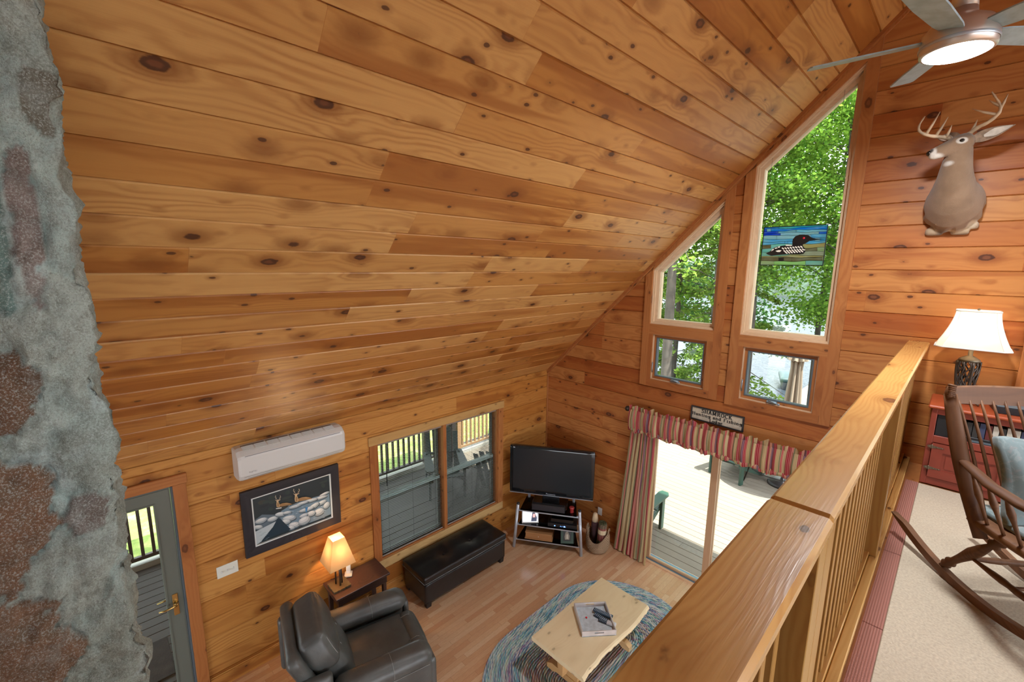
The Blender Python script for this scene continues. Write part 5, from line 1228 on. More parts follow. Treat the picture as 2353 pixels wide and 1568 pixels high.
# ------------------------------------------------------------------ loft things
cb = E('media_cabinet', 'red painted low wooden cabinet with brass hinges under the cream lamp', 'cabinet', (4.8, 4.85, LZ))
cx0, cx1, cy0, cy1, cz = 4.335, 5.30, 4.625, 5.06, 2.915; cyf = cy0
mb = MB()
mb.box((cx0 + .036, cy0 + .022, LZ + .011), (cx1 - .036, cy1 - .013, LZ + .065), .003)                                    # plinth
mb.box((cx0, cyf, LZ + .01), (cx0 + .035, cy1, cz), .003, la=2); mb.box((cx1 - .035, cyf, LZ + .01), (cx1, cy1, cz), .003, la=2)
mb.box((cx0 + .034, cyf + .001, cz - .045), (cx1 - .034, cyf + .02, cz - .001), .002, la=0); mb.box((cx0 + .034, cyf + .001, LZ + .012), (cx1 - .034, cyf + .0195, 2.36), .002, la=0); mb.box((cx0 + .034, cyf + .001, 2.645), (cx1 - .034, cyf + .02, 2.70), .002, la=0)
mb.box((4.465, cyf, 2.70), (4.505, cyf + .02, cz - .045), .002, la=2); mb.box((cx0 + .03, cy1 - .012, LZ + .05), (cx1 - .03, cy1, cz), 0); mb.box((cx0 + .03, cyf + .02, 2.655), (cx1 - .03, cy1, 2.67), 0)
mb.box((4.80, cyf, 2.36), (4.83, cyf + .02, 2.645), .002, la=2)
mb.build('carcass', 'red', cb)
mb = MB(); mb.box((cx0 - .022, cyf - .025, cz), (cx1 + .022, cy1 + .01, cz + .024), .008, la=0); mb.build('top', 'redtop', cb)
mb = MB(); mb.box((4.375, cyf + .022, 2.70), (4.46, cyf + .025, 2.868)); mb.build('niche_panel', 'niche', cb)
mb = MB(); mb.box((4.505, cy1 - .02, 2.70), (cx1 - .035, cy1 - .013, 2.87)); mb.build('niche_back', 'niche', cb)
for xa, xb in ((4.372, 4.798), (4.832, 5.262)):
    mb = MB(); za, zb = 2.365, 2.64; q = ring(mb, [(xa, za), (xb, za), (xb, zb), (xa, zb)], .065, 1, cyf - .012, cyf + .008); mb.prism(inset(q, -.002), 1, cyf - .002, cyf + .006); mb.prism(inset(q, .022), 1, cyf - .007, cyf + .0); d = mb.build('door', 'red', cb)
    for z in (2.44, 2.612):
        mb = MB(); hx = xa if xa < 4.6 else xb; sg = 1 if xa < 4.6 else -1
        mb.box((hx - .004, cyf - .017, z - .016), (hx + .004, cyf - .010, z + .016), .002); 
        for pts in ([(0, .012), (.030, .006), (.060, .004), (.070, 0), (.060, -.004), (.030, -.006), (0, -.012)], [(0, .014), (-.020, .010), (-.030, 0), (-.020, -.010), (0, -.014)]):
            P_ = [(hx + sg * p[0], z + p[1]) for p in pts]; mb.prism(P_, 1, cyf - .0155, cyf - .0118)
        for p in ((.028, .0), (-.016, 0), (.058, 0)): mb.ball((hx + sg * p[0], cyf - .016, z), .0045, 4)
        mb.build('hinge', 'hinge', d)
    mb = MB(); kx = xb - .03 if xa < 4.6 else xa + .03; mb.ball((kx, cyf - .022, 2.50), .012, 8); mb.build('knob', 'hinge', d)
e = E('video_player', 'black video player on the open shelf of the red cabinet', 'video player', (4.74, 4.78, 2.671))
mb = MB(); mb.box((4.53, cyf + .03, 2.671), (4.96, 4.95, 2.735), .004); mb.build('case', 'black', e)
mb = MB(); mb.box((4.56, cyf + .0285, 2.700), (4.70, cyf + .0298, 2.715)); mb.build('display', 'gasket', e)
for i in range(12):
    rr_ = random.Random(i + 5); z = 2.736
    x = 4.535 + i * .034; o = MB(); c_ = rr_.choice([(.02, .02, .025), (.10, .02, .02), (.04, .05, .10), (.45, .42, .36), (.03, .03, .03)])
    o.box((x, cyf + .035, z), (x + .030, cyf + .15, z + .105 + rr_.uniform(0, .012)), .001, pr=c_)
    tag(o.build('disc_case', 'paint'), 'plastic film case standing upright in the row on the cabinet shelf', 'film case', 'film cases on the cabinet shelf')
e = E('flat_box', 'dark flat box with pale lid lying on the red cabinet top', 'box', (4.82, 4.84, cz + .024), rz=.12); Q = WM[e.name]
mb = MB(); mb.box((-.17, -.12, .0005), (.17, .12, .05), .003, Mx=Q); mb.build('case', 'black', e)
mb = MB(); mb.box((-.168, -.118, .0502), (.168, .118, .056), .003, Mx=Q); mb.build('lid', 'gasket', e)
# lamp with openwork base
lm = E('table_lamp', 'large lit lamp with cream bell shade and openwork bronze base on red cabinet', 'table lamp', (4.487, 4.86, cz + .024)); lx2, ly2 = 4.487, 4.86
mb = MB(); z0_ = cz + .024
for a in range(4): an = PI / 4 + a * PI / 2 + .35; mb.tube([(lx2 + .045 * math.cos(an), ly2 + .045 * math.sin(an), z0_ + .04), (lx2 + .085 * math.cos(an), ly2 + .085 * math.sin(an), z0_ + .022), (lx2 + .105 * math.cos(an), ly2 + .105 * math.sin(an), z0_ + .008)], [.012, .010, .007], 8)
mb.lathe([(.055, 0.03), (.060, .045), (.045, .06), (.04, .07)], 20, (lx2, ly2, z0_)); mb.build('foot', 'hinge', lm)
mb = MB()
def rad(t): return .040 + .024 * math.sin(min(1, t * 1.1) * PI * .5) ** 1.5
for kx in range(10):
    for dr in (-1, 1):
        pts = []
        for i in range(15):
            t = i / 14; a = kx * PI / 5 + dr * 1.05 * t + .25 * math.sin(t * 9); r = rad(t); pts.append((lx2 + r * math.cos(a), ly2 + r * math.sin(a), z0_ + .065 + .27 * t))
        mb.tube(pts, [.0052 + .001 * math.sin(i * 2) for i in range(15)], 6)
for kx in range(4):
    a = kx * PI / 2 + .4; mb.tube([(lx2 + (rad(t) + .004) * math.cos(a), ly2 + (rad(t) + .004) * math.sin(a), z0_ + .065 + .27 * t) for t in [i / 8 for i in range(9)]], .009, 8)
mb.build('openwork_base', 'bronze', lm)
mb = MB(); mb.lathe([(.064, .335), (.060, .352), (.030, .372), (.014, .38), (.014, .43)], 20, (lx2, ly2, z0_)); mb.build('neck', 'hinge', lm)
mb = MB(); zb_, zt_ = 3.385, 3.665; N = 16
def shp(a, t):     # rectangular bell with cut corners
    wx = .205 * (1 - t) ** 1.6 + .118 * (1 - (1 - t) ** 1.6); wy = .145 * (1 - t) ** 1.6 + .085 * (1 - (1 - t) ** 1.6)
    P_ = [(-1, -.72), (-.80, -1), (.80, -1), (1, -.72), (1, .72), (.80, 1), (-.80, 1), (-1, .72)][a % 8]; return (lx2 + P_[0] * wx, ly2 + P_[1] * wy)
vs = []; fs = []
for i in range(N + 1):
    for a in range(8): x, y = shp(a, i / N); vs.append((x, y, zb_ + (zt_ - zb_) * i / N))
for i in range(N):
    for a in range(8): fs.append((i * 8 + a, i * 8 + (a + 1) % 8, (i + 1) * 8 + (a + 1) % 8, (i + 1) * 8 + a))
mb.add(vs, fs); mb.build('lamp_shade', 'shadewhite', lm)
mb = MB()
for a in range(8): mb.tube([(*shp(a, i / N), zb_ + (zt_ - zb_) * i / N) for i in range(N + 1)], .0022, 5)
for t in (0, 1): mb.tube([(*shp(a, t), zb_ + (zt_ - zb_) * t) for a in range(9)], .0055, 6)
mb.build('shade_piping', 'shadetrim', lm)
mb = MB(); mb.ball((lx2, ly2, 3.50), .03, 8); mb.build('bulb', 'bulbwarm', lm); mb = MB(); mb.ball((lx2, ly2, 3.675), .009, 6); mb.tube([(lx2, ly2, 3.40), (lx2, ly2, 3.67)], .003, 5); mb.build('finial', 'hinge', lm)
lamp_light('lamp_glow', (lx2, ly2, 3.52), 3.2, .03, (1, .78, .50))

# rocking chair
rk = E('rocking_chair', 'carved brown wooden rocking chair with spindle back beside the railing', 'rocking chair', (4.74, 2.95, LZ + .01), rz=0)
B0 = Vector((4.591, 3.07, LZ + .01)); sv = Vector((.8, .6, 0)); hv = Vector((.6, -.8, 0))
KM = Matrix(((sv.x, hv.x, 0, B0.x), (sv.y, hv.y, 0, B0.y), (0, 0, 1, B0.z), (0, 0, 0, 1)))
def K(a, b, z): return KM @ Vector((a, b, z))
def turned(mb, p, q, r, kind=0):
    p, q = Vector(p), Vector(q); L = (q - p).length; M_ = (q - p).to_track_quat('Z', 'Y').to_matrix().to_4x4(); M_.translation = p
    pf_ = {0: [(0, .5), (.05, .55), (.08, .95), (.11, .6), (.15, 1.0), (.19, .65), (.30, .75), (.48, 1.1), (.62, .9), (.74, .55), (.79, 1.05), (.83, .6), (.87, 1.05), (.91, .7), (1, .6)],
           1: [(0, .5), (.1, .55), (.3, .95), (.42, 1.05), (.5, .85), (.58, 1.05), (.7, .95), (.9, .55), (1, .5)],
           2: [(0, .55), (.2, .6), (.45, .75), (.62, 1.25), (.75, 1.0), (.9, .6), (1, .55)]}[kind]
    mb.lathe([(r * b, L * a) for a, b in pf_], 14, Mx=M_)
for a in (.04, .46):
    mb = MB(); n = 34; vs = []; fs = []
    for i in range(n + 1):
        b = -.60 + 1.16 * i / n; z = (b + .02) ** 2 / 2.5; hgt = .042 * min(1, (i + .6) / 4, (n - i + .6) / 4); zc = z
        wd_ = .017
        for (da, dz) in ((-wd_, 0), (wd_, 0), (wd_, hgt), (-wd_, hgt)): vs.append((a + da, b, zc + dz))
    for i in range(n):
        for k2 in range(4): fs.append((i * 4 + k2, i * 4 + (k2 + 1) % 4, (i + 1) * 4 + (k2 + 1) % 4, (i + 1) * 4 + k2))
    fs.append((3, 2, 1, 0)); fs.append((n * 4, n * 4 + 1, n * 4 + 2, n * 4 + 3)); mb.add(vs, fs, la=1, Mx=KM); mb.build('rocker', 'walnut', rk)
for a0, b0, a1, b1 in ((.08, .08, .04, -.20), (.42, .08, .46, -.20), (.08, .38, .04, .36), (.42, .38, .46, .36)):
    mb = MB(); z1 = (b1 + .02) ** 2 / 2.5 + .038; turned(mb, K(a1, b1, z1), K(a0, b0, .405), .027, 0); mb.build('leg', 'walnut', rk)
for p, q in (((.055, -.07, .20), (.055, .37, .20)), ((.445, -.07, .20), (.445, .37, .20)), ((.05, -.10, .17), (.45, -.10, .17)), ((.055, .37, .25), (.445, .37, .25)), ((.06, .16, .20), (.44, .16, .20))):
    mb = MB(); turned(mb, K(*p), K(*q), .016, 1); mb.build('stretcher', 'walnut', rk)
mb = MB(); mb.cushion((.25, .215, .425), (.265, .265, .022), .02, (0, 0, 0), 12, Mx=KM, fn=lambda o, q: (o.x, o.y, o.z - (.010 * (1 - q[0] ** 2) * (1 - q[1] ** 2) if q[2] > 0 else 0))); mb.build('seat', 'walnut', rk)
def back(a, t):   # point on the reclined back, t 0 seat .. 1 crest
    bow = -.03 * (1 - ((a - .25) / .28) ** 2); return (a, -.01 - .245 * t + bow * t, .43 + .60 * t)
for a0, a1 in ((.0, -.03), (.50, .53)):
    mb = MB(); pts = [K(a0 + (a1 - a0) * t + (.012 * math.sin(t * PI)) * (1 if a0 > .2 else -1), *back(a0, t)[1:]) for t in [-.12 + 1.1 * i / 10 for i in range(11)]]; mb.tube(pts, [.020 + .006 * math.sin(PI * i / 10) for i in range(11)], 10, sq=(1.35, .75)); mb.build('back_post', 'walnut', rk)
mb = MB(); n = 24; vs = []; fs = []
for i in range(n + 1):
    a = -.035 + .57 * i / n; x, b, z = back(a, 1.0); hgt = .085 + .012 * math.sin(PI * i / n); zt2 = 1.055 + .008 * math.sin(PI * i / n)
    for (db, dz) in ((-.013, -hgt), (.013, -hgt), (.010, -.006), (-.004, 0.), (-.016, -.006)): vs.append((a, b + db - .02 * (dz / hgt + 1) * 1., zt2 + dz))
m = 5
for i in range(n):
    for k2 in range(m): fs.append((i * m + k2, i * m + (k2 + 1) % m, (i + 1) * m + (k2 + 1) % m, (i + 1) * m + k2))
fs.append(list(range(m))[::-1]); fs.append([n * m + k2 for k2 in range(m)]); mb.add(vs, fs, la=0, Mx=KM); cr_ = mb.build('crest_rail', 'walnut', rk, recalc=True)
for a in (-.035, .535):
    mb = MB(); x, b, z = back(a, 1.0)
    for i in range(9):
        f = i / 8; an = -.9 + 1.8 * f; mb.tube([K(a, b - .014, .985 + .08 * f), K(a - .012 * (1 if a < 0 else -1), b + .008, .985 + .08 * f + .004), K(a + .012 * (1 if a < 0 else -1), b + .018, .985 + .08 * f)], .0065, 6)
    mb.ball(K(a, b - .002, 1.02), (.020, .020, .046), 8); mb.build('carved_ear', 'walnut', cr_)
for i in range(9):
    a0 = .045 + .41 * i / 8; a1 = .02 + .46 * i / 8
    mb = MB(); pts = []
    for j in range(9): t = j / 8; x, b, z = back(a1, t); pts.append(K(a0 + (a1 - a0) * t, b + .012 * math.sin(PI * t), .43 + (.985 - .43) * t))
    mb.tube(pts, [.0075 + .003 * math.sin(PI * j / 8) for j in range(9)], 8, sq=(.75, 1.45)); mb.build('back_spindle', 'walnut', rk)
for s_, a_in in ((-1, -.02), (1, .52)):
    mb = MB(); pts = [K(a_in, -.115, .70), K(a_in + s_ * .02, -.04, .695), K(a_in + s_ * .045, .10, .675), K(a_in + s_ * .05, .26, .665), K(a_in + s_ * .03, .40, .668), K(a_in + s_ * .025, .47, .655)]
    fine = []
    for i in range(len(pts) - 1):
        for j in range(4): fine.append(pts[i].lerp(pts[i + 1], j / 4))
    fine.append(pts[-1]); mb.tube(fine, [.017 + .007 * min(1, i / 10) for i in range(len(fine))], 12, sq=(.8, 1.35)); mb.build('armrest', 'walnut', rk)
    for i in range(5):
        f = i / 4; mb = MB(); b = .02 + .34 * f; turned(mb, K((.012 if s_ < 0 else .488), .04 + .34 * f, .435), K(a_in + s_ * (.035 + .012 * math.sin(PI * f)), b - .03 * (1 - f), .675), .0125, 2); mb.build('arm_spindle', 'walnut', rk)
mb = MB(); mb.cushion((.27, .08, .445 + .015), (.21, .20, .020), .018, (0, 0, .01), 10, Mx=KM); tag(mb.build('seat_pad', 'pillow'), 'thin blue brocade seat pad tied on the rocking chair', 'seat cushion')
mb = MB(); PM = KM @ LM((.27, .005, .665), 0, math.radians(20))
def plf(o, q): w_ = .45 + .55 * (1 - q[0] ** 2) * (1 - q[2] ** 2); e_ = 1 + .10 * (abs(q[0]) * abs(q[2])) ** 2 - .06 * (1 - abs(q[0] * q[2])); return (o.x * e_, o.y * w_ + .006 * math.sin(o.x * 30 + o.z * 18), o.z * e_)
mb.cushion((0, 0, 0), (.215, .075, .205), .06, (0, .02, 0), 18, Mx=PM, fn=plf); tag(mb.build('throw_pillow', 'pillow'), 'plump blue-grey brocade pillow leaning on the rocking chair back', 'pillow')

# ceiling fan
FX, FY, FZb = 4.203, 3.41, 5.16
fan = E('ceiling_fan', 'brushed nickel ceiling fan with five grey blades and glowing round light', 'ceiling fan', (FX, FY, FZb - .09)); c0 = (FX, FY, FZb)
mb = MB(); mb.lathe([(.138, -.075), (.150, -.068), (.153, -.03), (.153, -.005), (.148, .005), (.148, .03), (.125, .062), (.085, .085), (.06, .10), (.055, .13)], 40, c0); mb.build('motor_housing', 'nickel', fan)
mb = MB(); mb.lathe([(.154, -.045), (.156, -.042), (.156, -.032), (.154, -.029)], 40, c0, cap=False); mb.build('trim_band', 'silver', fan)
mb = MB(); mb.lathe([(.0001, -.092), (.06, -.090), (.115, -.084), (.134, -.076), (.136, -.07)], 36, c0, cap=False); mb.build('light_lens', 'bulbcool', fan)
mb = MB(); mb.lathe([(.055, .13), (.050, .20), (.034, .235), (.016, .25)], 24, c0); mb.tube([(FX, FY, FZb + .24), (FX, FY, 6.40)], .0135, 12); mb.build('downrod', 'nickel', fan)
mb = MB(); mb.lathe([(.02, 0), (.06, .04), (.075, .10)], 24, (FX, FY, 6.36)); mb.build('canopy', 'nickel', fan)
for ai in range(5):
    an = math.radians(187 + 72 * ai); BMx = LM((FX, FY, FZb + .005), an, math.radians(-13))
    mb = MB(); out = [(.10, -.045), (.20, -.060), (.45, -.070), (.655, -.064), (.668, -.050), (.640, .060), (.625, .070), (.45, .070), (.20, .060), (.10, .045)]
    mb.prism(out, 2, -.004, .004, la=0, Mx=BMx); b_ = mb.build('blade', 'blade', fan)
    mb = MB(); mb.box((.06, -.022, .004), (.17, .022, .010), .003, Mx=BMx); mb.build('blade_bracket', 'nickel', b_)
fl = bpy.data.lights.new('fan_glow', 'AREA'); fl.shape = 'DISK'; fl.size = .24; fl.energy = 30; fl.color = (.93, .97, 1); flo = bpy.data.objects.new('fan_glow', fl); COL.objects.link(flo); flo.location = (FX, FY, FZb - .097)
mb = MB(); mb.box((4.145, 2.6, 6.36), (4.255, 4.6, 6.50), .004); mb.build('trim_3', 'casing', kind='structure')

# deer mount
yh = 4.69
hd_ = Vector((-.86, -.28, -.36)).normalized(); sk = Vector((4.262, 4.715, 4.892)); esd = hd_.cross(Vector((0, 0, 1))).normalized()
def SKP(a, up=0., sd=0.): return tuple(sk + hd_ * a + Vector((0, 0, up)) + esd * sd)
DEER_BLOBS = [((4.170, 4.66, 4.742), .020, .046, (.8, .6, 1.7), (.66, .62, .56)), (SKP(.17, -.035), .018, .040, (.7, .5, 1.2), (.64, .60, .54)), (SKP(.185, .0), .020, .036, (1.4, .5, .8), (.55, .50, .44)),
              (SKP(.12, .04), .020, .045, (.6, 1, 1), (.15, .11, .085)), (SKP(.02, .055), .03, .07, (.7, .7, 1), (.12, .08, .055)), (SKP(.205, .018), .018, .028, (1, .7, 1), (.02, .018, .016)),
              (SKP(.045, .012, -.055), .019, .030, (.8, .8, 1.1), (.60, .55, .48)), (SKP(.045, .012, .055), .019, .030, (.8, .8, 1.1), (.60, .55, .48)), ((4.245, 5.05, 4.29), .02, .05, (.25, 1, 1), (.45, .34, .22)), ((4.205, 5.06, 4.30), .02, .05, (1, .5, .4), (.10, .065, .04)), ((4.36, 5.06, 4.33), .02, .05, (1, .5, 1), (.52, .42, .30))]
M['deer'] = deer_mat()
dm = E('mounted_deer_head', 'shoulder-mounted whitetail buck head with antlers high on the gable wall', 'deer mount', (4.24, 5.09, 4.3))
def loft(mb, secs, n=28, mat=0):
    vs = []; fs = []
    for c, nrm_, upv, rx_, rz_, fnn in secs:
        c = Vector(c); nr_ = Vector(nrm_).normalized(); up = Vector(upv); up = (up - nr_ * up.dot(nr_)).normalized(); sd = up.cross(nr_)
        for k2 in range(n):
            a = 2 * PI * k2 / n; m_ = fnn(a) if fnn else 1.; vs.append(c + sd * (rx_ * math.cos(a) * m_) + up * (rz_ * math.sin(a) * m_))
    for i in range(len(secs) - 1):
        for k2 in range(n): fs.append((i * n + k2, i * n + (k2 + 1) % n, (i + 1) * n + (k2 + 1) % n, (i + 1) * n + k2))
    fs.append(list(range(n))[::-1]); fs.append([(len(secs) - 1) * n + k2 for k2 in range(n)]); mb.add(vs, fs, mat, smooth=True)
mb = MB()
hem = lambda a: 1 + (.07 * math.sin(a * 9) if math.sin(a) < -.2 else 0)
cape = lambda a: 1 + (.10 if math.sin(a) < -.6 else 0) * (1 - abs(math.cos(a)) * 1.2)
loft(mb, [((4.243, 5.094, 4.475), (0, -1, 0), (0, 0, 1), .165, .205, hem), ((4.243, 5.05, 4.472), (0, -1, .0), (0, 0, 1), .178, .212, hem), ((4.240, 4.99, 4.49), (0, -1, .2), (0, .2, 1), .170, .195, None), ((4.236, 4.93, 4.53), (0, -.9, .45), (0, .4, 1), .150, .165, None),
          ((4.232, 4.875, 4.59), (0, -.7, .7), (0, .7, .7), .125, .135, None), ((4.230, 4.825, 4.655), (0, -.5, .85), (0, .85, .5), .104, .115, None), ((4.228, 4.785, 4.72), (0, -.4, .9), (0, .9, .4), .090, .100, None),
          ((4.230, 4.752, 4.785), (0, -.35, .93), (0, .93, .35), .080, .090, None), ((4.235, 4.73, 4.84), (-.1, -.3, .93), (0, .93, .3), .068, .075, None), ((4.238, 4.715, 4.885), (-.1, -.2, .93), (0, .93, .3), .045, .05, None)])
loft(mb, [(sk - hd_ * .035, hd_, (0, 0, 1), .030, .035, None), (sk - hd_ * .015, hd_, (0, 0, 1), .052, .055, None), (sk + hd_ * .02, hd_, (0, 0, 1), .060, .062, None), (sk + hd_ * .055, hd_, (0, 0, 1), .057, .060, None), (sk + hd_ * .09 + Vector((0, 0, -.004)), hd_, (0, 0, 1), .048, .056, None),
          (sk + hd_ * .13 + Vector((0, 0, -.006)), hd_, (0, 0, 1), .039, .050, None), (sk + hd_ * .165 + Vector((0, 0, -.006)), hd_, (0, 0, 1), .035, .044, None), (sk + hd_ * .195 + Vector((0, 0, -.005)), hd_, (0, 0, 1), .034, .039, None), (sk + hd_ * .215 + Vector((0, 0, -.004)), hd_, (0, 0, 1), .026, .028, None)], 24)
for sx_, w_ in ((.02, .03), (-.03, .025)):      # folded hide at the lower hem
    mb.cushion((4.243 + sx_ * 3, 5.07, 4.275), (.055, .022, .03), .02, n=6)
mb.cushion((4.17, 5.07, 4.295), (.05, .022, .03), .02, n=6); mb.cushion((4.355, 5.07, 4.315), (.05, .022, .028), .02, n=6)
dh = mb.build('hide', M['deer'], dm)
rm = dh.modifiers.new('remesh', 'REMESH'); rm.mode = 'VOXEL'; rm.voxel_size = .006; rm.use_smooth_shade = True
sm_ = dh.modifiers.new('smooth', 'SMOOTH'); sm_.iterations = 6; sm_.factor = .6
def ear(p, tip, w_, nf):
    p, tip = Vector(p), Vector(tip); ax_ = tip - p; nf = Vector(nf).normalized(); sd = ax_.cross(nf).normalized(); mb = MB(); mb2 = MB()
    def fn(u, v, off=0.):
        wd_ = w_ * (math.sin(PI * min(1, v ** .75 * .97 + .06)) ** .8) ; s_ = (u - .5) * 2; q = p + ax_ * v + sd * (s_ * wd_) + nf * (-.35 * w_ * (1 - s_ * s_) * math.sin(PI * min(.98, v + .1)) + off); return tuple(q)
    mb.grid(lambda u, v: fn(u, v), 10, 12); e_ = mb.build('ear', 'earback', dm); so = e_.modifiers.new('thick', 'SOLIDIFY'); so.thickness = .004; so.offset = -1 
    mb2.grid(lambda u, v: fn(.5 + (u - .5) * (.20 + .56 * min(1, v * 2.6)), .30 + .64 * v, .0035), 8, 10); mb2.build('inner_ear', 'earin', e_)
M['earback'] = plain('ear_hide', (.27, .185, .125), .9, bump=.5, bscale=260, var=.25); M['earin'] = plain('inner_ear_hair', (.60, .54, .46), .9, var=.2, bump=.4, bscale=90)
ear((4.285, 4.715, 4.895), (4.488, 4.70, 4.955), .040, (.1, -1, .15)); ear((4.215, 4.775, 4.935), (4.085, 4.86, 4.975), .038, (-.3, -1, .2))
for dy_, nm in ((-1, 1), (1, 1)):
    side = hd_.cross(Vector((0, 0, 1))).normalized() * dy_; q = sk + hd_ * .045 + side * .0535 + Vector((0, 0, .012)); mb = MB(); mb.ball(q, (.0145, .0145, .0125), 10); mb.build('eye', 'eyeb', dm)
mb = MB(); mb.ball(sk + hd_ * .210 + Vector((0, 0, .010)), (.020, .026, .020), 8); mb.build('nose', 'eyeb', dm)
def antler(beam, tines):
    mb = MB(); n = len(beam); P_ = [Vector(p) for p in beam]; fine = []
    for i in range(n - 1):
        p0, p1, p2, p3 = P_[max(0, i - 1)], P_[i], P_[i + 1], P_[min(n - 1, i + 2)]
        for j in range(5): t = j / 5; fine.append(.5 * ((2 * p1) + (-p0 + p2) * t + (2 * p0 - 5 * p1 + 4 * p2 - p3) * t * t + (-p0 + 3 * p1 - 3 * p2 + p3) * t ** 3))
    fine.append(P_[-1]); m_ = len(fine); mb.tube(fine, [.0145 * (1 - .72 * (i / (m_ - 1)) ** 1.3) + .001 * math.sin(i * 1.7) for i in range(m_)], 10)
    for tl in tines: tl = [Vector(p) for p in tl]; mb.tube([tl[0], tl[0].lerp(tl[1], .5) + Vector((0, 0, -.004)), tl[1]], [.010, .008, .002], 8)
    mb.build('antler', 'hoof', dm)
ya = 4.66
antler([(4.168, 4.72, 4.925), (4.13, 4.68, 4.935), (4.06, 4.64, 4.95), (4.005, 4.62, 4.985), (3.995, 4.62, 5.03), (4.018, 4.63, 5.092)], [((4.150, 4.69, 4.93), (4.172, 4.66, 5.005)), ((4.095, 4.66, 4.945), (4.145, 4.65, 5.065)), ((4.04, 4.635, 4.96), (4.098, 4.63, 5.105))])
antler([(4.262, 4.72, 4.935), (4.305, 4.70, 4.97), (4.355, 4.67, 4.99), (4.395, 4.65, 5.03), (4.40, 4.64, 5.075), (4.372, 4.63, 5.13), (4.345, 4.62, 5.175)], [((4.278, 4.715, 4.95), (4.298, 4.70, 5.025)), ((4.40, 4.645, 5.06), (4.425, 4.63, 5.145)), ((4.398, 4.643, 5.08), (4.340, 4.64, 5.128)), ((4.385, 4.655, 5.03), (4.262, 4.64, 5.09))])

# stained glass loon hanging in the tall window
sgp = E('stained_glass_panel', 'stained glass panel of a black and white loon hanging in tall window', 'stained glass panel', (3.135, GY + .03, 3.997))
HG = homog([(487, 290), (1825, 232), (1705, 1090), (405, 1080)]); YG = GY + .03
gx0, gx1, gz0_, gz1_ = 2.862, 3.409, 3.997, 4.38
def GP(x, y): u, v = HG(x, y); return (gx0 + (gx1 - gx0) * min(1, max(0, u)), gz1_ - (gz1_ - gz0_) * min(1, max(0, v)))
BL = [(.15, .60, .70), (.08, .40, .85), (.40, .65, .80), (.05, .18, .80), (.08, .30, .85), (.50, .68, .80), (.30, .60, .85), (.20, .55, .85), (.42, .55, .70)]
TN = [(.66, .55, .34), (.55, .74, .38), (.60, .57, .48), (.58, .62, .42), (.42, .70, .68), (.70, .66, .45), (.45, .66, .62), (.76, .72, .48), (.38, .30, .20)]
mbg = MB(); mbl = MB()
ysl = [290, 330, 380, 425, 475, 545, 600, 655, 745, 815, 890, 925, 1000, 1085]
rr_ = random.Random(4)
def wave(k2, x): return 9 * math.sin(x * .006 + k2 * 1.7) + 5 * math.sin(x * .013 + k2)
def yk(k2, x):
    base = ysl[k2]; tilt = -(x - 487) / 1338 * 58 * max(0, 1 - (base - 290) / 800); return base + tilt + (wave(k2, x) if 0 < k2 < len(ysl) - 1 else 0)
for k2 in range(len(ysl) - 1):
    cuts = [395] + sorted(rr_.uniform(520, 1700) for _ in range(2)) + [1835]
    for a, b in zip(cuts, cuts[1:]):
        xs = [a + (b - a) * i / 10 for i in range(11)]; c = (BL if k2 < 7 else TN)[(k2 + rr_.randrange(3)) % 9] if k2 < 7 else rr_.choice(TN)
        sl_ = 40 if a > 400 else 0; P_ = [GP(x, yk(k2, x)) for x in xs] + [GP(x, yk(k2 + 1, x)) for x in xs[::-1]]; mbg.prism(P_, 1, YG - .001, YG + .001, pr=c)
        if a > 400: mbl.tube([(*GP(a, yk(k2, a)), 0), (*GP(a, yk(k2 + 1, a)), 0)], .0016, 4, Mx=Matrix(((1, 0, 0, 0), (0, 0, 1, YG), (0, 1, 0, 0), (0, 0, 0, 1))))
    if k2: mbl.tube([(*GP(x, yk(k2, x)), 0) for x in [395 + 72 * i for i in range(21)]], .0018, 4, Mx=Matrix(((1, 0, 0, 0), (0, 0, 1, YG), (0, 1, 0, 0), (0, 0, 0, 1))))
mbg.build('colored_glass', 'stained', sgp); mbl.build('lead_lines', 'cord', sgp)
mb = MB(); ring(mb, [(gx0 - .004, gz0_ - .003), (gx1 + .004, gz0_ - .003), (gx1 + .004, gz1_ + .003), (gx0 - .004, gz1_ + .003)], .007, 1, YG - .004, YG + .004); mb.build('frame', 'cord', sgp)
mb = MB()
body = [(525, 835), (600, 800), (640, 765), (700, 715), (790, 690), (850, 680), (940, 670), (1080, 672), (1076, 600), (1090, 540), (1140, 480), (1230, 445), (1330, 445), (1420, 460), (1470, 505), (1560, 530), (1765, 548), (1600, 552), (1440, 575), (1360, 625), (1300, 650), (1290, 675), (1340, 740), (1350, 790), (1310, 845), (1200, 860), (1000, 855), (800, 870), (640, 885), (560, 860)]
mb.prism([GP(*p) for p in body], 1, YG - .003, YG + .003); mb.prism([GP(*p) for p in [(785, 930), (900, 925), (890, 960), (905, 985), (850, 1000), (780, 990), (790, 960)]], 1, YG - .0025, YG + .0025); lo_ = mb.build('loon', 'gloss', sgp)
mb = MB(); fe = []
for r_ in range(3):
    for i in range(9 - r_):
        x = 850 + i * 55 + r_ * 34; y = 745 - i * 5 + r_ * 34 - (20 if r_ == 0 else 0); 
        if x < 1290: fe.append([(x, y), (x + 26, y - 10), (x + 62, y + 26), (x + 40, y + 34)])
fe += [[(630, 795), (660, 750), (700, 742), (680, 770)], [(705, 725), (760, 715), (770, 728), (720, 742)], [(770, 700), (820, 685), (815, 715), (785, 722)], [(725, 785), (800, 768), (850, 775), (815, 810), (760, 808)], [(1310, 755), (1340, 750), (1345, 775), (1318, 778)], [(940, 655), (1070, 665), (1068, 680), (940, 682)]]
for f in fe: mb.prism([GP(*p) for p in f], 1, YG - .0045, YG - .0032, pr=(.85, .80, .68))
mb.build('feathers', 'paint', lo_)
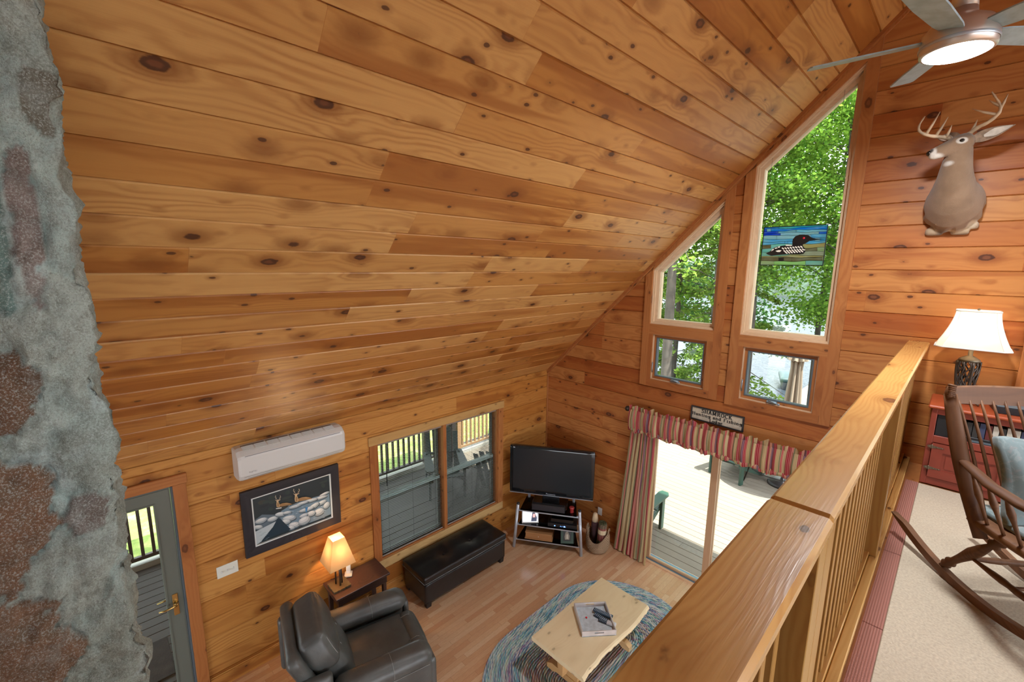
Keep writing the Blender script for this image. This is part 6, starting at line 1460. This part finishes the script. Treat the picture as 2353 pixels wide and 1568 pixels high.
mb = MB(); ex, ez = GP(1318, 518); mb.lathe([(.010, 0), (.010, .0012)], 16, Mx=Matrix.Translation((ex, YG - .0032, ez)) @ Matrix.Rotation(PI / 2, 4, 'X')); mb.build('eye', 'candy', lo_)
mb = MB()
for x in (2.868, 3.403): zt3 = 4.985 + (x - 2.745) / .805 * .75 - .04; mb.tube([(x, YG, gz1_), (x, YG + .01, zt3)], .0012, 4)
mb.build('hanging_chains', 'cord', sgp)

# ------------------------------------------------------------------ outdoors
DZ = -.05
def boards(name, lab, mat, xa, xb, ya, yb, z, wd_, along, g=.006, seed=0, th=.03):
    mb = MB(); rng = random.Random(seed); p0, p1 = (ya, yb) if along == 'x' else (xa, xb); s_, e_ = (xa, xb) if along == 'x' else (ya, yb); p = p0
    while p < p1 - .02:
        j = s_ - rng.uniform(0, 3)
        while j < e_:
            k_ = j + rng.uniform(3., 4.8); a, b = max(j, s_), min(k_, e_)
            if b - a > .05:
                if along == 'x': mb.box((a + .001, p + g / 2, z - th), (b - .001, min(p + wd_, p1) - g / 2, z), .003, la=0)
                else: mb.box((p + g / 2, a + .001, z - th), (min(p + wd_, p1) - g / 2, b - .001, z), .003, la=1)
            j = k_
        p += wd_
    mb.box((xa, ya, z - th - .03), (xb, yb, z - th - .02)); return mb.build(name, mat, kind='structure')
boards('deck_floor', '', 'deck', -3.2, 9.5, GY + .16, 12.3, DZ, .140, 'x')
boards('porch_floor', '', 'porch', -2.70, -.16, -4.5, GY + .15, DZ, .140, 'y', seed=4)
mb = MB(); mb.box((-2.82, -4.5, DZ - .02), (-2.705, 9.0, DZ + .07), .004, la=1); mb.build('porch_curb', 'curb', kind='structure')
mb = MB(); mb.add([(-3.3, -4.6, 2.12), (-.16, -4.6, 2.52), (-.16, GY + .2, 2.52), (-3.3, GY + .2, 2.12), (-3.3, -4.6, 2.22), (-.16, -4.6, 2.62), (-.16, GY + .2, 2.62), (-3.3, GY + .2, 2.22)], [(0, 1, 2, 3), (4, 5, 6, 7), (0, 1, 5, 4), (1, 2, 6, 5), (2, 3, 7, 6), (3, 0, 4, 7)], orient=True); mb.build('porch_roof', 'deck', kind='structure')
def out_rail(name, label, x0_, y0_, x1_, y1_, mat, step_=.115, posts=1.8):
    e = E(name, label, 'outdoor railing', ((x0_ + x1_) / 2, (y0_ + y1_) / 2, DZ)); d_ = Vector((x1_ - x0_, y1_ - y0_, 0)); L_ = d_.length; d_.normalize(); p0 = Vector((x0_, y0_, 0))
    for z, h_ in ((DZ + .14, .05), (DZ + .92, .045)): mb = MB(); mb.beam(p0 + Vector((0, 0, z)), p0 + d_ * L_ + Vector((0, 0, z)), .055, h_, .004); mb.build('rail', mat, e)
    mb = MB(); n = int(L_ / step_)
    for i in range(n + 1): q = p0 + d_ * (i * step_); mb.beam(q + Vector((0, 0, DZ + .14)), q + Vector((0, 0, DZ + .92)), .036, .036, 0, up=(d_.x, d_.y, 0))
    o = mb.build('balusters', mat, e); o['kind'] = 'stuff'
    for i in range(int(L_ / posts) + 1): mb = MB(); q = p0 + d_ * min(L_ - .05, i * posts); mb.beam(q + Vector((0, 0, DZ)), q + Vector((0, 0, DZ + 1.02)), .10, .10, .004, up=(d_.x, d_.y, 0)); mb.build('post', mat, e)
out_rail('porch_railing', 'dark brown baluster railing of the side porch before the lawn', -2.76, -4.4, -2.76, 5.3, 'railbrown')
M['litrail'] = plain('orange_lit_rail', (0.216, 0.120, 0.054), .6)  # orange sunlight on the balusters put into the rail colour
out_rail('deck_railing', 'sunlit baluster railing at the far left edge of the deck', -2.76, 5.42, -2.76, 12.2, 'litrail')
for y in (-.9, 2.2, 5.25):
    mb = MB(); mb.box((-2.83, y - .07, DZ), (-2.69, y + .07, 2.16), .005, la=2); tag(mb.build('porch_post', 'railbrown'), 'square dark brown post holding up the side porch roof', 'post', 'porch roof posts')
# ground, shore, lake
mb = MB()
def gz(x, y):
    d = max(0, y - 12) ; z = -.45 - .18 * max(0, y - 6) * .5 - max(0, min(10, d)) * .16; z = max(z, -3.6)
    if x < -2.9: z = -.42 - .04 * min(10, -x - 2.9) - max(0, y - 8) * .13; z = max(z, -3.6)
    return z + .08 * noise.noise(Vector((x * .3, y * .3, 0)))
mb.grid(lambda u, v: ((x := -30 + 60 * u), (y := -12 + 36 * v), gz(x, y)), 60, 48, uvf=lambda u, v: (u * 60, v * 36)); g_ = mb.build('ground', 'grass', kind='structure')
g_.data.materials.append(M['soil'])
for p_ in g_.data.polygons:
    c_ = g_.matrix_world @ p_.center
    if c_.y > 9 or c_.x > 0: p_.material_index = 1
mb = MB(); mb.box((-160, 19.5, -3.2), (160, 190, -3.0)); mb.build('lake_water', 'water', kind='structure')
mb = MB(); mb.grid(lambda u, v: (-180 + 360 * u, 125 + 25 * v, -3.2 + (9 + 8 * noise.noise(Vector((u * 6, 1, 0)))) * math.sin(v * PI * .5) + .8 * noise.noise(Vector((u * 90, v * 9, 0)))), 240, 8); M['shoretrees'] = plain('far_shore_forest', (.018, .034, .020), .95, bscale=6, var=.5); mb.build('far_shore', 'shoretrees', kind='structure')

def leaves(name, pts, size, mat, parent, elong=1., droop=0., seed=1):
    rng = np.random.default_rng(seed); n = len(pts); P = np.array(pts, float)
    d = rng.normal(size=(n, 3)); d[:, 2] = d[:, 2] * (.5) - droop; d /= np.linalg.norm(d, axis=1)[:, None]
    r = rng.normal(size=(n, 3)); s = np.cross(d, r); s /= np.linalg.norm(s, axis=1)[:, None] + 1e-9
    sz = size * rng.uniform(.6, 1.3, n)[:, None]; nn_ = np.cross(d, s)
    A = P - d * sz * .5 * elong; B = P + s * sz * .42 + nn_ * sz * .08; C = P + d * sz * .5 * elong; D = P - s * sz * .42 + nn_ * sz * .08
    V_ = np.stack([A, B, C, D], 1).reshape(-1, 3); Wi = np.array(WM[parent.name].inverted()); V_ = V_ @ Wi[:3, :3].T + Wi[:3, 3]
    me = bpy.data.meshes.new(name); me.vertices.add(4 * n); me.vertices.foreach_set('co', V_.ravel()); me.loops.add(4 * n); me.loops.foreach_set('vertex_index', np.arange(4 * n)); me.polygons.add(n); me.polygons.foreach_set('loop_start', np.arange(0, 4 * n, 4)); me.update(); me.validate()
    ca = me.color_attributes.new('pr', 'FLOAT_COLOR', 'CORNER'); t = np.repeat(rng.random(n), 4); ca.data.foreach_set('color', np.stack([t, t, t, np.ones(4 * n)], 1).ravel())
    me.materials.append(M[mat]); o = bpy.data.objects.new(name, me); COL.objects.link(o); o.parent = parent; WM[o.name] = WM[parent.name]; return o
def tree(kind, label, x, y, h, r, tr_, zlo, n, lsz, mat, seed, lean=(0, 0), group='forest trees by the lake'):
    rng = np.random.default_rng(seed); zb = gz(x, y) if y < 24 else -3.
    e = E('maple_tree' if kind == 'd' else 'hemlock_tree', label, 'tree', (x, y, zb), group)
    mb = MB(); pts = [(x + lean[0] * t * h + .08 * math.sin(t * 5 + seed), y + lean[1] * t * h, zb - .2 + h * t) for t in [i / 12 for i in range(13)]]; mb.tube(pts, [tr_ * (1 - .8 * i / 12) for i in range(13)], 12); mb.build('trunk', 'bark', e)
    mb = MB(); P = []
    nb = 46 if kind == 'd' else 70
    for i in range(nb):
        t = (zlo - zb) / h + (1 - (zlo - zb) / h) * (i + rng.random()) / nb * .97; base = Vector((x + lean[0] * t * h, y + lean[1] * t * h, zb + h * t)); a = rng.uniform(0, 2 * PI)
        if kind == 'd': L_ = r * (.55 + .45 * math.sin(PI * min(1, max(.08, (t * h + zb - zlo) / (h + zb - zlo))))) * rng.uniform(.6, 1.1); rise = rng.uniform(.05, .6)
        else: L_ = r * (1.05 - .85 * max(0, (zb + t * h - zlo) / (h + zb - zlo))) * rng.uniform(.75, 1.1); rise = rng.uniform(-.35, .0)
        tip = base + Vector((math.cos(a) * L_, math.sin(a) * L_, rise * L_)); mid = base.lerp(tip, .5) + Vector((0, 0, .06 * L_)); mb.tube([base, mid, tip], [tr_ * .18, tr_ * .10, .006], 5)
        m_ = int(n / nb)
        t_ = rng.uniform(.25, 1.05, m_) ** .8; c = np.outer(1 - t_, np.array(base)) + np.outer(t_, np.array(tip))
        if kind == 'd': c += rng.normal(size=(m_, 3)) * np.array([.30, .30, .20]) * r * .45 * (.35 + t_[:, None])
        else:
            sdv = np.array([-math.sin(a), math.cos(a), 0]); w_ = rng.normal(size=m_) * L_ * .24 * (1.15 - t_); c += np.outer(w_, sdv); c[:, 2] += -abs(w_) * .25 + rng.normal(size=m_) * .05 - t_ ** 2 * .12 * L_
        P.append(c)
    mb.build('branches', 'bark', e)
    leaves('foliage', np.concatenate(P), lsz, mat, e, 1.7 if kind == 'c' else 1.15, .15 if kind == 'c' else .1, seed)
TT = [('c', 'tall hemlock with a thick bare lower trunk behind the short gable window', -.98, 11.2, 15, 2.2, .155, 3.9, 9000, .075, 'leafB', 3),
      ('c', 'dense hemlock filling the left of the short gable window', -3.5, 13.8, 14, 2.7, .14, -.5, 26000, .075, 'leafB', 4),
      ('c', 'dense hemlock filling the right of the short gable window', -1.5, 15.8, 15, 2.8, .15, -1.0, 26000, .08, 'leafB', 5),
      ('d', 'leafy maple whose crown fills the upper part of the tall window', 1.9, 14.2, 13, 2.3, .09, 4.2, 30000, .08, 'leafA', 6),
      ('d', 'leafy maple with slim dark trunk at the left of the tall window', -.15, 14.8, 13, 2.3, .10, 3.4, 30000, .08, 'leafA', 7),
      ('c', 'young hemlock at the left edge of the small lower window', -.62, 13.2, 8.5, 1.15, .09, -.3, 9000, .07, 'leafB', 8),
      ('d', 'broad maple whose low branches cross the middle of the tall window', 1.1, 18, 12, 2.9, .12, 1.9, 30000, .10, 'leafA', 9),
      ('d', 'slender maple standing by the shore behind the others', -2.6, 19, 13, 2.8, .12, .5, 14000, .14, 'leafC', 10),
      ('c', 'hemlock standing by the shore left of the umbrella', -5.2, 17, 15, 2.8, .16, -1.5, 14000, .11, 'leafB', 11),
      ('d', 'leafy maple right of the tall window, beyond the railing', 4.3, 15, 13, 2.7, .14, 2.8, 9000, .15, 'leafA', 12),
      ('d', 'leafy maple at the far right of the deck', 7.2, 15.5, 13, 3.0, .15, 1.5, 8000, .16, 'leafA', 13),
      ('d', 'tall maple further right of the deck, by the lake', 10.5, 17, 14, 3.2, .16, 0., 6500, .18, 'leafC', 14),
      ('c', 'hemlock beyond the left deck railing', -6.3, 11.5, 13, 2.8, .16, -1.0, 12000, .12, 'leafB', 15),
      ('d', 'maple standing on the lawn beyond the side porch', -10.5, 9.0, 12, 3.0, .18, 1.8, 7000, .17, 'leafA', 16),
      ('c', 'dark hemlock at the edge of the lawn beyond the side porch', -14.5, 4.0, 13, 3.0, .18, -.3, 8000, .13, 'leafB', 17),
      ('d', 'big leafy maple behind the lawn, farthest from the porch', -17, -1.0, 13, 3.6, .2, .5, 7000, .2, 'leafC', 18),
      ('d', 'leafy maple seen between the two hemlocks of the short window', -2.2, 14.0, 12.5, 1.9, .10, 3.0, 9000, .10, 'leafA', 19)]
for t_ in TT: tree(*t_)
# umbrella on the deck
um = E('patio_umbrella', 'closed beige patio umbrella on a round base on the sunny deck', 'patio umbrella', (2.46, 9.05, DZ))
mb = MB(); mb.lathe([(.25, 0), (.25, .03), (.22, .055), (.05, .07), (.035, .16)], 28, (2.46, 9.05, DZ)); mb.build('base', 'black', um)
mb = MB(); mb.tube([(2.46, 9.05, DZ + .07), (2.46, 9.05, 2.62)], .019, 10); mb.build('pole', 'nickel', um)
def fold(r0, z): return [(2.46 + (r0 * (1 + .30 * math.cos(8 * a))) * math.cos(a), 9.05 + (r0 * (1 + .30 * math.cos(8 * a))) * math.sin(a), z) for a in [2 * PI * i / 64 for i in range(64)]]
mb = MB(); vs = []; fs = []; pf2 = [(.02, 2.62), (.05, 2.55), (.085, 2.42), (.075, 2.2), (.10, 1.7), (.125, 1.2), (.14, .85), (.12, .83)]
for r_, z in pf2: vs += fold(r_, z)
for i in range(len(pf2) - 1):
    for a in range(64): fs.append((i * 64 + a, i * 64 + (a + 1) % 64, (i + 1) * 64 + (a + 1) % 64, (i + 1) * 64 + a))
mb.add(vs, fs, smooth=True); mb.build('canopy', 'umb', um)
mb = MB(); vs = []; fs = []
for r_, z in [(.03, 2.64), (.09, 2.52), (.135, 2.36)]: vs += [(2.46 + (p[0] - 2.46) * 1., p[1], p[2] - .03 * abs(math.sin(4 * i * 2 * PI / 64))) for i, p in enumerate(fold(r_, z))]
for i in range(2):
    for a in range(64): fs.append((i * 64 + a, i * 64 + (a + 1) % 64, (i + 1) * 64 + (a + 1) % 64, (i + 1) * 64 + a))
mb.add(vs, fs, smooth=True); mb.build('top_flounce', 'umb', um)
# boat
bt = E('motor_boat', 'small covered motor boat moored on the lake beside the dock', 'boat', (-2.35, 30.0, -3.05), rz=.3); Q = WM[bt.name] @ Matrix.Scale(.62, 4)
mb = MB(); vs = []; fs = []
for i in range(9):
    t = i / 8; y = -2.2 + 4.4 * t; w_ = .85 * (1 - max(0, t - .45) ** 2 * 3.2)
    for a, z in ((-1, .75), (-.8, .15), (0, -.1), (.8, .15), (1, .75)): vs.append((a * max(.02, w_), y, z + .2 * t * t))
for i in range(8):
    for a in range(4): fs.append((i * 5 + a, i * 5 + a + 1, (i + 1) * 5 + a + 1, (i + 1) * 5 + a))
fs.append((0, 1, 2, 3, 4)); mb.add(vs, fs, Mx=Q); mb.build('hull', 'hull', bt)
mb = MB(); mb.cushion((0, -.2, .85), (.85, 1.9, .28), .2, (0, 0, .3), 10, Mx=Q); mb.build('cover', 'boat', bt)
mb = MB(); mb.cushion((0, -2.35, .8), (.2, .22, .35), .12, n=6, Mx=Q); mb.build('outboard_motor', 'black', bt)
mb = MB(); mb.box((-1.2, 21, -2.75), (.3, 31.5, -2.6), .01, la=1)
for y in (23, 26, 29, 31.3):
    for x in (-1.1, .2): mb.tube([(x, y, -3.4), (x, y, -2.5)], .07, 8)
tag(mb.build('boat_dock', 'deck'), 'narrow wooden dock reaching out from the shore beside the boat', 'dock')
# deck furniture
def adirondack(name, label, x, y, rz, wide=.62, group='green deck chairs', mat='green'):
    e = E(name, label, 'deck chair', (x, y, DZ), group, rz); Q = WM[e.name]; w_ = wide / 2     # faces +y locally
    for s_ in (-1, 1):
        mb = MB(); mb.box((s_ * w_ - .02, .30, 0), (s_ * w_ + .02, .40, .54), .004, la=2, Mx=Q); mb.build('front_leg', mat, e)
        mb = MB(); mb.beam((s_ * (w_ - .045), .36, .36), (s_ * (w_ - .045), -.42, .03), .03, .10, .003); mb.v = [Q @ p for p in mb.v]; mb.build('seat_rail', mat, e)
        mb = MB(); mb.beam((s_ * w_, -.40, .02), (s_ * w_, -.26, .60), .03, .08, .003); mb.v = [Q @ p for p in mb.v]; mb.build('rear_leg', mat, e)
        mb = MB(); mb.prism([(s_ * w_ - .06, -.36), (s_ * w_ + .05, -.36), (s_ * w_ + .075, .38), (s_ * w_ + .04, .45), (s_ * w_ - .06, .45), (s_ * w_ - .085, .38)], 2, .545, .57, la=1, Mx=Q); mb.build('armrest', mat, e)
    mb = MB()
    for i in range(6): t = i / 5; mb.box((-w_ + .02, .36 - .56 * t - .045, .385 - .235 * t), (w_ - .02, .36 - .56 * t + .045, .405 - .235 * t), .004, la=0, Mx=Q)
    mb.build('seat_slats', mat, e)
    mb = MB(); ns = max(5, int(wide / .105))
    for i in range(ns):
        a = -w_ + .06 + (wide - .12) * i / (ns - 1); top = .98 - .10 * (2 * i / (ns - 1) - 1) ** 2
        mb.beam((a, -.20, .17), (a * 1.08, -.20 - (top - .17) * .42, top), .088, .02, .003, up=(0, 1, .4))
    mb.v = [Q @ p for p in mb.v]; mb.build('back_slats', mat, e)
    mb = MB(); mb.box((-w_, -.36, .52), (w_, -.33, .56), .003, la=0, Mx=Q); mb.build('back_brace', mat, e)
M['darkgreen'] = plain('weathered_green', (0.015, 0.025, 0.022), .6)
adirondack('adirondack_chair', 'green slatted deck chair just outside the sliding door, beside the curtain', 1.27, 5.70, .06)
adirondack('adirondack_chair', 'green slatted deck chair farther out on the sunny deck, facing the house', 1.70, 8.85, PI - .22)
adirondack('adirondack_chair', 'dark slatted porch chair behind the left half of the blinds', -1.75, 4.35, -PI / 2 - .5, .60, 'porch chairs behind the blinds', 'darkgreen')
adirondack('adirondack_chair', 'dark slatted porch chair behind the right half of the blinds', -.95, 5.0, .4, .60, 'porch chairs behind the blinds', 'darkgreen')
pt_ = E('patio_table', 'black metal patio table with slim curved legs under the umbrella', 'patio table', (2.35, 9.0, DZ))
mb = MB()
for a in range(4): an = a * PI / 2 + .6; mb.tube([(2.4 + .75 * math.cos(an), 9.0 + .75 * math.sin(an), .66), (2.4 + .5 * math.cos(an), 9.0 + .5 * math.sin(an), .35), (2.4 + .6 * math.cos(an), 9.0 + .6 * math.sin(an), DZ + .01)], .014, 8)
mb.tube([(2.4 + .5 * math.cos(t), 9.0 + .5 * math.sin(t), .25) for t in [2 * PI * i / 32 for i in range(33)]], .010, 6); mb.build('legs', 'cord', pt_)
mb = MB(); mb.lathe([(.04, .665), (.78, .665), (.80, .675), (.78, .69), (.04, .69)], 48, (2.4, 9.0, 0), cap=False); mb.build('table_top', 'smoke', pt_)
mb = MB(); mb.box((-1.15, -.55, DZ), (-.55, .25, DZ + .015), .004); tag(mb.build('door_mat', 'rubber'), 'dark ribbed door mat on the porch outside the glass door', 'door mat')
